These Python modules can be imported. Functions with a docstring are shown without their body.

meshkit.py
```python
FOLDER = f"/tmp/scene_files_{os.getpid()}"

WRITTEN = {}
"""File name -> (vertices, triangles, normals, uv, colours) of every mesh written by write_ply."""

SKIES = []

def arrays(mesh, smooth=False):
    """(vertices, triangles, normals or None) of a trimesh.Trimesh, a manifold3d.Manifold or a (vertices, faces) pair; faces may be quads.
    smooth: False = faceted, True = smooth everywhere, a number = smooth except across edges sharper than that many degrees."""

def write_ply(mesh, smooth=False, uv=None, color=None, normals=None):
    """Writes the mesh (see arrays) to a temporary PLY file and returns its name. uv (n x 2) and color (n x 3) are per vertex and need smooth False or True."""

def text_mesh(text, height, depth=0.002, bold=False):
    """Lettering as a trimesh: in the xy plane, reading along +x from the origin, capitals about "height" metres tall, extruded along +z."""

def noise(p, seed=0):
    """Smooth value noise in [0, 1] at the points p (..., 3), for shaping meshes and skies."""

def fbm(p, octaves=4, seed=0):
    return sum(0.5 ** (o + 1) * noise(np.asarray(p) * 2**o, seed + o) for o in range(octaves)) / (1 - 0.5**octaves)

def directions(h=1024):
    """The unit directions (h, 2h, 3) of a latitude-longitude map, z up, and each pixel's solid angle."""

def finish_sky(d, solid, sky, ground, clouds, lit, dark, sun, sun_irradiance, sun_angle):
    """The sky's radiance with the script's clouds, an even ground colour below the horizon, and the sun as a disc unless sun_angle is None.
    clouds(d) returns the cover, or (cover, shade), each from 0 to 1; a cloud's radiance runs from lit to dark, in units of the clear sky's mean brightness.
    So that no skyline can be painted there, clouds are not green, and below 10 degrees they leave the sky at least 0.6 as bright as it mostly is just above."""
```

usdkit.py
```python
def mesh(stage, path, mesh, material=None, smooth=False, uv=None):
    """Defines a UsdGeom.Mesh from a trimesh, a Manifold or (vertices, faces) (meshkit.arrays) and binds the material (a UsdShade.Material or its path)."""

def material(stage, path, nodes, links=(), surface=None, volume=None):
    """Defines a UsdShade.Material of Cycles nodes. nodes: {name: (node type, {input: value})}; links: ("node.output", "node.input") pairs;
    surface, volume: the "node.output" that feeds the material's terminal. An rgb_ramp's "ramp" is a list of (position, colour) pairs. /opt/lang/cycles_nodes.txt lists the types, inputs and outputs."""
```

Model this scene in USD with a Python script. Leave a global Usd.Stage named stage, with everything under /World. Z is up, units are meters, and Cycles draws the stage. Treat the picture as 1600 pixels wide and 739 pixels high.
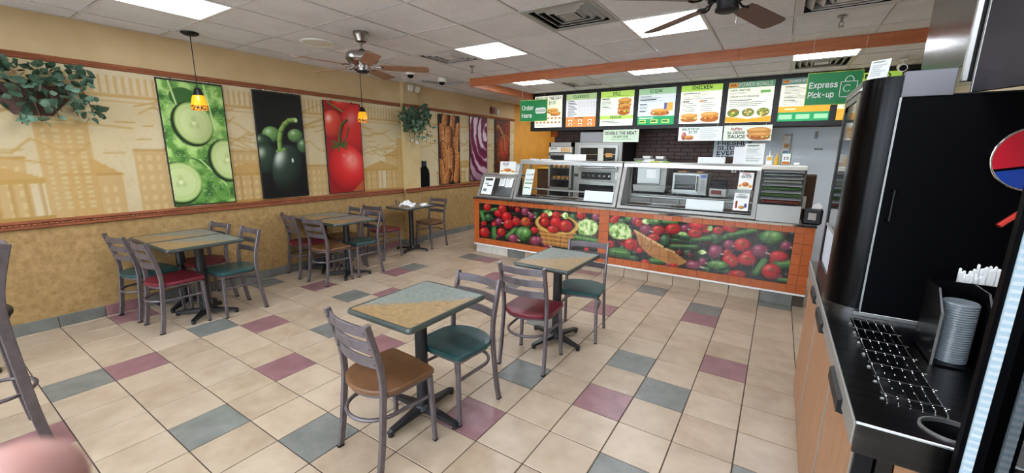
import math, random
import numpy as np, trimesh, usdkit, meshkit
from pxr import Usd, UsdGeom, UsdLux, Gf, Sdf, UsdShade, Vt
from shapely.geometry import Polygon, Point, box as sbox
from shapely import affinity

stage = Usd.Stage.CreateInMemory()
UsdGeom.SetStageUpAxis(stage, 'Z'); UsdGeom.SetStageMetersPerUnit(stage, 1.0)
UsdGeom.Xform.Define(stage, '/World'); UsdGeom.Scope.Define(stage, '/World/Looks')
rng = np.random.default_rng(7); random.seed(7)

# ---------------------------------------------------------------- camera
cam = UsdGeom.Camera.Define(stage, '/World/camera')
RT, DN, FW, EYE = [0.838427, 0.544895, 0.011405], [0.119492, -0.163364, -0.979303], [-0.531754, 0.822436, -0.202079], [4.3608, -0.6686, 1.6061]
cam.AddTransformOp().Set(Gf.Matrix4d(*RT, 0, *[-a for a in DN], 0, *[-a for a in FW], 0, *EYE, 1))
cam.CreateHorizontalApertureAttr(36.0); cam.CreateVerticalApertureAttr(36.0 * 739 / 1600)
cam.CreateFocalLengthAttr(36.0 * 634.661 / 1600)
cam.CreateFStopAttr(8.0); cam.CreateFocusDistanceAttr(3.6)
cam.CreateClippingRangeAttr(Gf.Vec2f(0.01, 200)); cam.CreateExposureAttr(0.12)
# ---------------------------------------------------------------- daylight (through the shopfront glass behind the camera)
sky = UsdLux.DomeLight.Define(stage, '/World/sky_dome'); sky.CreateIntensityAttr(2.7); sky.CreateColorAttr(Gf.Vec3f(0.82, 0.93, 1.06))
LAMP = 20.0        # radiance of the ceiling panels
MENU = 0.55       # radiance of the backlit boards

# ---------------------------------------------------------------- helpers
def lin(c):
    if isinstance(c, str):
        c = [int(c[i:i + 2], 16) / 255 for i in (0, 2, 4)]
    c = np.asarray(c, float)
    return np.where(c <= 0.04045, c / 12.92, ((c + 0.055) / 1.055) ** 2.4)

used = {}
def numbered(parent, name):
    n = used.get((parent, name), 0); used[parent, name] = n + 1
    return f'{parent}/{name}' + (f'_{n:03d}' if n else '')
def keys(p, label=None, cat=None, group=None, kind=None):
    p = p.GetPrim() if hasattr(p, 'GetPrim') else p
    for k, v in (('label', label), ('category', cat), ('group', group), ('kind', kind)):
        if v: p.SetCustomDataByKey(k, v)
    return p
def pathof(parent):
    return '/World' if parent is None else str(parent.GetPath())
def obj(name, mesh, m, parent=None, smooth=30, label=None, cat=None, group=None, kind=None):
    p = usdkit.mesh(stage, numbered(pathof(parent), name), mesh, MAT[m], smooth=smooth)
    return keys(p, label, cat, group, kind)
def thing(name, label, cat, loc=(0, 0, 0), rz=0, group=None, kind=None):
    x = UsdGeom.Xform.Define(stage, numbered('/World', name))
    x.AddTranslateOp().Set(Gf.Vec3d(*map(float, loc))); x.AddRotateZOp().Set(float(rz))
    return keys(x, label, cat, group, kind)
def node(name, parent, label=None):
    return keys(UsdGeom.Xform.Define(stage, numbered(pathof(parent), name)), label)
def dup(src, loc, rz, label, group=None):
    was = src.GetCustomData(); base = src.GetName()
    while base[-4:-3] == '_' and base[-3:].isdigit(): base = base[:-4]
    t = thing(base, label, was['category'], loc, rz, group or was.get('group'))
    t.GetReferences().AddInternalReference(src.GetPath()); t.SetInstanceable(True)
    return t

# shapes
cat = lambda *ms: trimesh.util.concatenate([m for m in ms if m is not None])
def box(x0, y0, z0, x1, y1, z1, b=0.0):
    if b <= 0:
        m = trimesh.creation.box([x1 - x0, y1 - y0, z1 - z0]); m.apply_translation([(x0 + x1) / 2, (y0 + y1) / 2, (z0 + z1) / 2]); return m
    P = []
    for sx in (0, 1):
        for sy in (0, 1):
            for sz in (0, 1):
                c = np.array([(x0, x1)[sx], (y0, y1)[sy], (z0, z1)[sz]]); s = np.array([1 - 2 * sx, 1 - 2 * sy, 1 - 2 * sz]) * b
                for k in range(3):
                    q = c + s; q[k] = c[k]; P.append(q)
    return trimesh.convex.convex_hull(np.array(P))
def hull(pts): return trimesh.convex.convex_hull(np.asarray(pts, float))
def xf(m, loc=(0, 0, 0), rz=0, rx=0, ry=0):
    m = m.copy(); R = trimesh.transformations.euler_matrix(math.radians(rx), math.radians(ry), math.radians(rz)); R[:3, 3] = loc
    m.apply_transform(R); return m
def cyl(p0, p1, r, n=16, r2=None):
    return sweep([p0, p1], [(math.cos(a), math.sin(a)) for a in np.arange(n) * 2 * math.pi / n], [r, r if r2 is None else r2])
def sweep(path, sec, scale=1.0, side=None, closed=False):
    p = np.asarray(path, float); sec = np.asarray(sec, float); n = len(p); k = len(sec)
    sc = np.broadcast_to(np.asarray(scale, float), (n,)) if np.ndim(scale) < 2 else None
    if closed: t = np.roll(p, -1, 0) - np.roll(p, 1, 0)
    else: t = np.gradient(p, axis=0) if n > 2 else np.repeat((p[1:] - p[:1]), 2, 0)
    t = t / np.linalg.norm(t, axis=1, keepdims=True)
    V = []
    s = np.asarray(side, float) if side is not None else (np.array([1., 0, 0]) if abs(t[0, 0]) < .8 else np.array([0, 1., 0]))
    for i in range(n):
        a = s - t[i] * (s @ t[i]); a /= np.linalg.norm(a); b = np.cross(t[i], a)
        if side is None: s = a
        q = sec * (sc[i] if sc is not None else 1)
        V.append(p[i] + q[:, :1] * a + q[:, 1:] * b)
    V = np.concatenate(V); F = []
    m = n if closed else n - 1
    for i in range(m):
        for j in range(k):
            A = i * k + j; B = i * k + (j + 1) % k; D = ((i + 1) % n) * k + j; E = ((i + 1) % n) * k + (j + 1) % k
            F += [[A, B, E], [A, E, D]]
    if not closed:
        V = np.vstack([V, p[0], p[-1]])
        for j in range(k):
            F += [[n * k, (j + 1) % k, j], [n * k + 1, (n - 1) * k + j, (n - 1) * k + (j + 1) % k]]
    return trimesh.Trimesh(V, F, process=False)
circ = lambda r, n=8: [(r * math.cos(a), r * math.sin(a)) for a in np.arange(n) * 2 * math.pi / n]
def tube(path, r, n=8, closed=False): return sweep(path, circ(r, n), closed=closed)
def rsec(w, d, c=0.004):
    w /= 2; d /= 2
    return [(w, -d + c), (w, d - c), (w - c, d), (-w + c, d), (-w, d - c), (-w, -d + c), (-w + c, -d), (w - c, -d)]
def lathe(prof, n=24, loc=(0, 0, 0)):
    prof = np.asarray(prof, float); a = np.arange(n) * 2 * math.pi / n
    V = np.stack([prof[:, 0, None] * np.cos(a), prof[:, 0, None] * np.sin(a), np.repeat(prof[:, 1:], n, 1)], -1).reshape(-1, 3) + np.asarray(loc)
    F = []
    for i in range(len(prof) - 1):
        for j in range(n):
            A, B, D, E = i * n + j, i * n + (j + 1) % n, (i + 1) * n + j, (i + 1) * n + (j + 1) % n
            F += [[A, B, E], [A, E, D]]
    return trimesh.Trimesh(V, F, process=False)
def loft(outline, layers):
    """convex outline (n,2) ccw; layers [(z, inset)] bottom to top"""
    o = np.asarray(outline, float); e = np.roll(o, -1, 0) - np.roll(o, 1, 0); nrm = np.stack([e[:, 1], -e[:, 0]], 1); nrm /= np.linalg.norm(nrm, axis=1, keepdims=True)
    V = [np.column_stack([o - nrm * ins, np.full(len(o), z)]) for z, ins in layers]; n = len(o); F = []
    for i in range(len(layers) - 1):
        for j in range(n):
            A, B, D, E = i * n + j, i * n + (j + 1) % n, (i + 1) * n + j, (i + 1) * n + (j + 1) % n
            F += [[A, B, E], [A, E, D]]
    V = np.concatenate(V); c0, c1 = len(V), len(V) + 1
    V = np.vstack([V, [*o.mean(0), layers[0][0]], [*o.mean(0), layers[-1][0]]]); L = (len(layers) - 1) * n
    for j in range(n):
        F += [[c0, (j + 1) % n, j], [c1, L + j, L + (j + 1) % n]]
    return trimesh.Trimesh(V, F, process=False)
def rrect(w, d, r, n=5):
    P = []
    for cx, cy, a0 in ((w / 2 - r, d / 2 - r, 0), (-w / 2 + r, d / 2 - r, 90), (-w / 2 + r, -d / 2 + r, 180), (w / 2 - r, -d / 2 + r, 270)):
        P += [(cx + r * math.cos(math.radians(a0 + 90 * k / n)), cy + r * math.sin(math.radians(a0 + 90 * k / n))) for k in range(n + 1)]
    return P
def extr(poly, h, frame='z', loc=(0, 0, 0)):
    """polygon extruded by h; frame 'y': polygon lies in x,z and faces -y; frame 'x': polygon in y,z and faces +x"""
    m = trimesh.creation.extrude_polygon(Polygon(poly) if not hasattr(poly, 'geom_type') else poly, h, engine='earcut')
    return orient(m, frame, loc)
def orient(m, frame, loc=(0, 0, 0)):
    B = {'z': np.eye(3), 'y': np.array([[1, 0, 0], [0, 0, 1], [0, -1, 0]]), 'x': np.array([[0, 1, 0], [0, 0, 1], [1, 0, 0]]),
         '-x': np.array([[0, -1, 0], [0, 0, 1], [-1, 0, 0]])}[frame]
    m = m.copy(); v = np.asarray(m.vertices) @ B + np.asarray(loc, float)
    return trimesh.Trimesh(v, m.faces, process=False)
_txt = {}
def words(text, h, loc, m, parent, frame='y', width=None, name='lettering', bold=True, centre=False, depth=0.0012, **kw):
    k = (text, bold)
    if k not in _txt: _txt[k] = meshkit.text_mesh(text, 1.0, 1.0, bold)
    t = _txt[k].copy(); b = t.bounds; s = [h, h, depth]
    if width: s[0] = width / (b[1][0] - b[0][0])
    t.apply_translation([-b[0][0], 0, 0]); t.apply_scale(s)
    if centre: t.apply_translation([-t.bounds[1][0] / 2, 0, 0])
    return obj(name, orient(t, frame, loc), m, parent, smooth=False, **kw)

# ---------------------------------------------------------------- materials
MAT = {}
def mat(name, col, rough=.5, metal=0., col2=None, scale=8., detail=3., lo=.35, hi=.65, stretch=None, bump=0., bscale=60., rand=0., spec=.5, coat=0., emit=None, trans=0., ior=1.5, alpha=1., speck=None, space='position', obump=False):
    nodes, links = {'p': ('principled_bsdf', {'base_color': lin(col), 'roughness': rough, 'metallic': metal, 'specular_ior_level': spec, 'coat_weight': coat, 'transmission_weight': trans, 'ior': ior, 'alpha': alpha})}, []
    nodes['g'] = ('geometry', {}) if space == 'position' else ('texture_coordinate', {})
    src = 'g.position' if space == 'position' else 'g.object'
    out = None
    if col2 is not None:
        if stretch is not None:
            nodes['mp'] = ('mapping', {'scale': stretch}); links.append((src, 'mp.vector')); vec = 'mp.vector'
        else: vec = src
        nodes['n'] = ('noise_texture', {'scale': scale, 'detail': detail, 'roughness': .6}); links.append((vec, 'n.vector'))
        nodes['r'] = ('rgb_ramp', {'ramp': [(lo, lin(col)), (hi, lin(col2))]}); links.append(('n.fac', 'r.fac')); out = 'r.color'
    if speck is not None:
        nodes['n3'] = ('noise_texture', {'scale': speck[1], 'detail': 1.}); links.append((src, 'n3.vector'))
        nodes['r3'] = ('rgb_ramp', {'ramp': [(speck[2], (0, 0, 0)), (speck[2] + .06, (1, 1, 1))]}); links.append(('n3.fac', 'r3.fac'))
        nodes['mx'] = ('mix', {'color1': lin(col), 'color2': lin(speck[0])}); links.append(('r3.color', 'mx.fac'))
        if out: links.append((out, 'mx.color1'))
        out = 'mx.color'
    if rand:
        nodes['oi'] = ('object_info', {}); nodes['mr'] = ('map_range', {'from_min': 0., 'from_max': 1., 'to_min': 1 - rand, 'to_max': 1 + rand}); links.append(('oi.random', 'mr.value'))
        nodes['hs'] = ('hsv', {'color': lin(col)}); links.append(('mr.result', 'hs.value'))
        if out: links.append((out, 'hs.color'))
        out = 'hs.color'
    if out: links.append((out, 'p.base_color'))
    if bump:
        nodes['n2'] = ('noise_texture', {'scale': bscale, 'detail': 2.}); links.append((src, 'n2.vector'))
        nodes['b'] = ('bump', {'strength': bump, 'distance': .01}); links += [('n2.fac', 'b.height'), ('b.normal', 'p.normal')]
    if emit is not None:
        nodes['p'][1]['emission_color'] = lin(emit[0]); nodes['p'][1]['emission_strength'] = emit[1]
        if emit[0] == 'base' : pass
    MAT[name] = usdkit.material(stage, f'/World/Looks/{name}', nodes, links, surface='p.BSDF')
def print_mat(name, rough=.4, emit=0., spec=.5, coat=0., gain=1.):
    nodes = {'a': ('attribute', {'attribute': 'ink'}), 'p': ('principled_bsdf', {'roughness': rough, 'specular_ior_level': spec, 'coat_weight': coat})}
    links = [('a.color', 'p.base_color')]
    if emit:
        nodes['p'][1]['emission_strength'] = emit; links.append(('a.color', 'p.emission_color'))
    MAT[name] = usdkit.material(stage, f'/World/Looks/{name}', nodes, links, surface='p.BSDF')
def pane_mat(name, tint=(1, 1, 1), ior=1.45, rough=0.0):
    MAT[name] = usdkit.material(stage, f'/World/Looks/{name}', {'f': ('fresnel', {'IOR': ior}), 't': ('transparent_bsdf', {'color': tint}), 'gl': ('glossy_bsdf', {'color': (1, 1, 1), 'roughness': rough}), 'm': ('mix_closure', {})},
        [('f.fac', 'm.fac'), ('t.BSDF', 'm.closure1'), ('gl.BSDF', 'm.closure2')], surface='m.closure')

mat('tile_beige', 'b3a18a', .32, col2='9c8770', scale=5., lo=.3, hi=.75, rand=.05, spec=.5, bump=.05, bscale=30)
mat('tile_beige_b', 'b6a58f', .32, col2='a08c76', scale=4., lo=.35, hi=.8, rand=.05, bump=.05, bscale=30)
mat('tile_beige_c', 'a9967e', .34, col2='b6a48e', scale=6., lo=.3, hi=.7, rand=.05, bump=.05, bscale=30)
mat('tile_grey', '63665f', .32, col2='7c7d78', scale=7., lo=.3, hi=.75, rand=.08, bump=.05, bscale=30)
mat('tile_mauve', '8f696b', .32, col2='7d5a5c', scale=7., rand=.08, bump=.05, bscale=30)
mat('tile_white', 'cfcabf', .3, col2='bdb6aa', scale=6., rand=.04)
mat('grout', '4a3f35', .9)
mat('grout_light', 'b9a48f', .9)
mat('wall_upper', 'c9b087', .7, col2='bea579', scale=2.5)
mat('wall_lower', 'b29260', .65, col2='8f7040', scale=21., detail=6., lo=.3, hi=.7, bump=.06, bscale=30)
mat('wall_gold', 'd29a3e', .6, col2='c48c34', scale=3.)
mat('wall_plain', 'cbbd9e', .7)
mat('rail_wood', '96593a', .4, col2='804a32', scale=6., stretch=(6, 1, 8), spec=.5)
mat('rail_wood_light', 'a05f3c', .4, col2='8a4f30', scale=6., stretch=(6, 1, 8))
mat('fascia_wood', 'b86c40', .45, col2='a45c38', scale=3., stretch=(1, 6, 10))
mat('ceiling_board', 'e3e1e4', .85, col2='d9d7da', scale=3., speck=('a8a4a4', 190., .62), bump=.25, bscale=160, rand=.03)
mat('ceiling_grid', 'c8c4c4', .6)
mat('frame_metal', '6f676a', .40, metal=.5, col2='625a5d', scale=20.)
mat('seat_brown', '6e4b2f', .38, col2='5f4128', scale=9.)
mat('seat_teal', '193f40', .33, col2='1e4746', scale=9.)
mat('seat_red', '6a1828', .36, col2='5c1522', scale=9.)
mat('black_iron', '17191d', .38, spec=.5)
mat('table_edge', '3d4642', .3, spec=.6)
mat('black_frame', '0e0e10', .5)
mat('black_gloss', '040406', .28, spec=.22)
mat('black_plastic', '0f0f11', .45, spec=.3)
mat('steel', 'a8a8a8', .28, metal=1., col2='9c9c9e', scale=4., stretch=(1, 1, 30))
mat('steel_dark', '6d6c6b', .25, metal=1., col2='5b5a5a', scale=5., stretch=(1, 8, 8))
mat('steel_satin', 'b7b8b6', .4, metal=.9)
mat('steel_soft', 'a3a39e', .45, metal=.55)
mat('chrome', 'd8d8d8', .08, metal=1.)
mat('nickel', '9a9490', .22, metal=1.)
mat('white_paint', 'e6e5e0', .5)
mat('white_paper', 'eef0f0', .7)
mat('off_white', 'd8d6cc', .5)
mat('cooler_panel', 'd2dde6', .4)
mat('grey_plastic', '8f9092', .45)
mat('orange_tile', 'b9602c', .25, col2='a44f20', scale=4., stretch=(3, 3, 40), rand=.05)
mat('orange_tile_pale', 'bf7858', .25, col2='b06a4c', scale=4., stretch=(3, 3, 40), rand=.04)
mat('cabinet_wood', 'b0835f', .45, col2='a07350', scale=4., stretch=(14, 14, 1.2))
mat('blade_wood', '987258', .5, col2='84614a', scale=5., stretch=(3, 3, 3), space='object')
mat('blade_dark', '6a4a38', .5)
mat('brown_panel', '4e3018', .6)
mat('brick_dark', '5a443e', .6, col2='4a3833', scale=9., rand=.12)
mat('brick_joint', '2c2422', .9)
mat('green_sign', '1d8a4c', .4)
mat('lime_edge', 'c8d24a', .5)
mat('dark_ink', '252c27', .6)
mat('green_ink', '2b7a42', .6)
mat('red_ink', 'b3262c', .5)
mat('lime_ink', '8cbf3a', .6)
mat('orange_ink', 'd0702a', .6)
mat('white_ink', 'f4f6f2', .5)
mat('logo_red', 'c01c30', .25, spec=.6)
mat('logo_blue', '1b3f9c', .25, spec=.6)
mat('lever_red', 'c8352c', .3, spec=.6)
mat('leaf', '2f4a38', .5, col2='4a6a52', scale=25., rand=.2)
mat('leaf_pale', '6f8f78', .5, col2='557560', scale=25.)
mat('vine', '4b4030', .7)
mat('wicker', '5d4038', .7, col2='45302b', scale=60.)
mat('bottle_dark', '0d1216', .18, spec=.6)
mat('bottle_band', '2f4350', .3)
mat('red_alarm', '6d241c', .5)
mat('bread', 'b9803f', .6, col2='d3a264', scale=30.)
mat('paving', 'b5b3ae', .9)
mat('dark_glass', '101214', .06, spec=.6)
mat('screen', '9a9089', .3)
mat('food_red', 'a8392a', .5); mat('food_green', '5f8a3c', .6); mat('food_white', 'd9cfba', .6); mat('yellow_wax', 'd8a82a', .4)
mat('cup_plastic', '767f85', .25)
mat('led_strip', '8fa6b2', .4, emit=('d4ecfa', .26))
mat('lamp_panel', 'ffffff', .5, emit=('f0f5ff', LAMP))
pane_mat('pane', (.97, .985, .98), 1.12, .42); pane_mat('pane_green', (.88, .95, .92)); pane_mat('window_pane'); pane_mat('clear_plastic', (.80, .83, .83), 1.15, .42)
print_mat('print_canvas', .55, spec=.3); print_mat('print_tile', .18, spec=.6); print_mat('print_wall', .7, spec=.3); print_mat('print_board', .5, emit=MENU, spec=.2); print_mat('print_card', .6, spec=.3)
# amber art-glass pendant shade
MAT['amber_glass'] = usdkit.material(stage, '/World/Looks/amber_glass', {
    'tc': ('texture_coordinate', {}), 'sp': ('separate_xyz', {}), 'vo': ('noise_texture', {'scale': 55., 'detail': 1.}),
    'r1': ('rgb_ramp', {'ramp': [(.44, lin('3a1c06')), (.52, lin('d88a18'))]}), 'mr': ('map_range', {'from_min': .040, 'from_max': .046, 'to_min': 1., 'to_max': 0., 'clamp': True}),
    'mx': ('mix', {'color1': lin('eca41e')}), 'p': ('principled_bsdf', {'roughness': .2, 'emission_strength': .5})},
    [('tc.object', 'sp.vector'), ('tc.object', 'vo.vector'), ('vo.fac', 'r1.fac'), ('sp.z', 'mr.value'), ('mr.result', 'mx.fac'), ('r1.color', 'mx.color2'), ('mx.color', 'p.base_color'), ('mx.color', 'p.emission_color')], surface='p.BSDF')
# laminate: slate green field with an ochre diagonal patch
MAT['laminate'] = usdkit.material(stage, '/World/Looks/laminate', {
    'tc': ('texture_coordinate', {}), 'w': ('noise_texture', {'scale': 5., 'detail': 3.}), 'sp': ('separate_xyz', {}),
    'a': ('math', {'math_type': 'multiply_add', 'value2': -.95}), 's': ('math', {'math_type': 'multiply_add', 'value2': .34, 'value3': -.13}), 'ad': ('math', {'math_type': 'add'}),
    'rr': ('rgb_ramp', {'ramp': [(.0, (1, 1, 1)), (.06, (0, 0, 0))]}),
    'n1': ('noise_texture', {'scale': 34., 'detail': 6., 'roughness': .7}), 'c1': ('rgb_ramp', {'ramp': [(.3, lin('8b928b')), (.7, lin('646c66'))]}), 'c2': ('rgb_ramp', {'ramp': [(.3, lin('ab8d5f')), (.7, lin('7b694f'))]}),
    'mx': ('mix', {}), 'p': ('principled_bsdf', {'roughness': .3})},
    [('tc.object', 'sp.vector'), ('tc.object', 'w.vector'), ('sp.x', 'a.value1'), ('sp.y', 'a.value3'), ('w.fac', 's.value1'), ('a.value', 'ad.value1'), ('s.value', 'ad.value2'), ('ad.value', 'rr.fac'),
     ('tc.object', 'n1.vector'), ('n1.fac', 'c1.fac'), ('n1.fac', 'c2.fac'), ('rr.color', 'mx.fac'), ('c1.color', 'mx.color1'), ('c2.color', 'mx.color2'), ('mx.color', 'p.base_color')], surface='p.BSDF')

# ---------------------------------------------------------------- printed surfaces: a fine grid whose points carry the ink
class Ink:
    def __init__(s, W, H, nx, ny, base='ffffff'):
        s.W, s.H, s.nx, s.ny = W, H, nx, ny
        s.X, s.Y = np.meshgrid(np.linspace(0, W, nx), np.linspace(0, H, ny)); s.C = np.ones((ny, nx, 3)) * lin(base); s.px = W / nx
    def over(s, a, c):
        a = np.clip(a, 0, 1)[..., None]; s.C = s.C * (1 - a) + a * (lin(c) if isinstance(c, str) else c)
    def noise(s, sc, seed=0, oct=4): return meshkit.fbm(np.stack([s.X * sc, s.Y * sc, 0 * s.X], -1), oct, seed)
    def loc(s, cx, cy, rx, ry, ang=0):
        a = math.radians(ang); x, y = s.X - cx, s.Y - cy
        return (x * math.cos(a) + y * math.sin(a)) / rx, (-x * math.sin(a) + y * math.cos(a)) / ry
    def edge(s, d, r): return np.clip((1 - d) * r / (1.2 * s.px) + .5, 0, 1)
    def ell(s, cx, cy, rx, ry, c, ang=0): 
        u, v = s.loc(cx, cy, rx, ry, ang); s.over(s.edge(np.hypot(u, v), min(rx, ry)), c)
    def rect(s, x0, y0, x1, y1, c): s.over(((s.X >= x0) & (s.X <= x1) & (s.Y >= y0) & (s.Y <= y1)).astype(float), c)
    def poly(s, pts, c):
        import shapely
        g = Polygon(pts); m = shapely.contains_xy(g, s.X.ravel(), s.Y.ravel()).reshape(s.X.shape); s.over(m.astype(float), c)
    def seg(s, x0, y0, x1, y1):
        d = np.array([x1 - x0, y1 - y0]); L = max(d @ d, 1e-9); t = np.clip(((s.X - x0) * d[0] + (s.Y - y0) * d[1]) / L, 0, 1)
        return np.hypot(s.X - x0 - t * d[0], s.Y - y0 - t * d[1]), t
    def line(s, x0, y0, x1, y1, w, c):
        d, t = s.seg(x0, y0, x1, y1); s.over(np.clip((w / 2 - d) / s.px + .5, 0, 1), c)
    def ball(s, cx, cy, rx, ry, dark, mid, hi=None, ang=0, glint=.5, lx=-.35, ly=.45, sharp=30, gsize=1.):
        """a photographed round fruit: its print runs from dark rim to bright crown"""
        u, v = s.loc(cx, cy, rx, ry, ang); d = np.hypot(u, v); z = np.sqrt(np.clip(1 - d * d, 0, 1)); a = math.radians(ang)
        ux, vy = u * math.cos(a) - v * math.sin(a), u * math.sin(a) + v * math.cos(a)
        l = np.clip(ux * lx + vy * ly + z * math.sqrt(max(0, 1 - lx * lx - ly * ly)), 0, 1)[..., None]
        c = lin(dark) * (1 - l) + lin(mid) * l
        g = np.clip(l[..., 0], 0, 1) ** sharp * glint; c = c + (lin(hi or 'ffffff') - c) * g[..., None]
        s.over(s.edge(d, min(rx, ry)), c)
    def rod(s, x0, y0, x1, y1, r, dark, mid, light):
        d, t = s.seg(x0, y0, x1, y1); q = np.clip(d / r, 0, 1); z = np.sqrt(1 - q * q)
        nx, ny = -(y1 - y0), x1 - x0; L = math.hypot(nx, ny) or 1; nx, ny = nx / L, ny / L
        if ny < 0: nx, ny = -nx, -ny
        off = ((s.X - x0) * nx + (s.Y - y0) * ny) / r; l = np.clip(.55 * z + .5 * off, 0, 1)[..., None]
        c = lin(dark) + (lin(mid) - lin(dark)) * np.clip(l * 1.6, 0, 1) + (lin(light) - lin(mid)) * np.clip(l * 2.4 - 1.6, 0, 1)
        s.over(np.clip((r - d) / s.px + .5, 0, 1), c)
    def mesh(s, name, m, parent, origin, frame, **kw):
        """frame 'y': ink x runs +x, faces -y; 'x': runs along -y seen from +x"""
        P = np.stack([s.X, s.Y, 0 * s.X], -1).reshape(-1, 3)
        i = np.arange(s.ny - 1)[:, None] * s.nx + np.arange(s.nx - 1)[None]; q = np.stack([i, i + 1, i + s.nx + 1, i + s.nx], -1).reshape(-1, 4)
        return ink_mesh(name, orient(trimesh.Trimesh(P, np.vstack([q[:, [0, 1, 2]], q[:, [0, 2, 3]]]), process=False), frame, origin), s.C.reshape(-1, 3), m, parent, **kw)
def ink_mesh(name, tm, col, m, parent, **kw):
    p = usdkit.mesh(stage, numbered(pathof(parent), name), (np.asarray(tm.vertices), np.asarray(tm.faces)), MAT[m])
    UsdGeom.PrimvarsAPI(p).CreatePrimvar('ink', Sdf.ValueTypeNames.Color3fArray, 'vertex').Set(Vt.Vec3fArray.FromNumpy(np.clip(col, 0, 1).astype(np.float32)))
    return keys(p, **kw)
# ================================================================ the room
WX, ZC, S = -0.979, 2.711, 0.31          # left wall, ceiling height, floor tile
EX, NY, SY = 5.95, 9.5, -2.6             # right wall, far wall, shopfront
# floor: tiles laid on a grout bed
floor = keys(UsdGeom.Xform.Define(stage, '/World/floor'), kind='structure', label='beige square ceramic floor tiles with scattered grey and mauve ones')
obj('grout_bed', box(WX - .1, SY - .1, -.06, EX + .1, NY + .1, -.004), 'grout', floor, smooth=False)
GREY = {(1, -1), (0, 2), (3, 4), (1, 6), (5, 0), (7, 1), (9, 5), (12, 6), (14, 4), (12, 3), (10, 13), (12, 12), (11, 7), (14, 14), (0, 10), (1, 13), (8, 8), (-3, 5), (5, 10)}
MAUVE = {(1, 0), (-3, 1), (1, 3), (4, 2), (-1, 6), (2, 7), (5, 4), (3, -2), (9, 3), (11, 5), (12, 11), (13, 8), (9, 10), (7, 14), (0, 9), (2, 13), (4, 11)}
def tile_mesh(u, v, x1=None):
    g = .003
    return box(max(u * S + g, WX), v * S + g, -.012, (u + 1) * S - g if x1 is None else x1, (v + 1) * S - g, 0.0, .0022)
rest, front = [], []
for v in range(-9, 31):
    for u in range(-4, 20):
        k = (u, v)
        if (u + 1) * S <= WX + .02 or u * S > EX: continue
        seen = -2 <= v <= 14 and u <= 14 and not (u > 6 and v < -1) and not (u < 0 and v < -1) or (15 <= v <= 18 and u <= 0)
        m = 'tile_grey' if k in GREY else 'tile_mauve' if k in MAUVE else ('tile_beige', 'tile_beige_b', 'tile_beige_c')[(u * 7 + v * 13 + (u * v) % 5) % 3]
        if seen: front.append((math.dist(((u + .5) * S, (v + .5) * S), EYE[:2]), k, m))
        else: rest.append(tile_mesh(u, v))
front.sort()                                           # the 300 nearest are pieces of their own
for _, (u, v), m in front[:300]: obj('floor_tile', tile_mesh(u, v), m, floor, smooth=False, label={'tile_grey': 'grey-green floor tile', 'tile_mauve': 'mauve floor tile'}.get(m))
for m in ('tile_grey', 'tile_mauve'):
    far = [tile_mesh(*k) for _, k, n in front[300:] if n == m]
    if far: obj('far_floor_tiling', cat(*far), m, floor, smooth=False, kind='stuff')
rest += [tile_mesh(*k) for _, k, n in front[300:] if n not in ('tile_grey', 'tile_mauve')]
obj('floor_tiling', cat(*rest), 'tile_beige', floor, smooth=False, kind='stuff')

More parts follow.
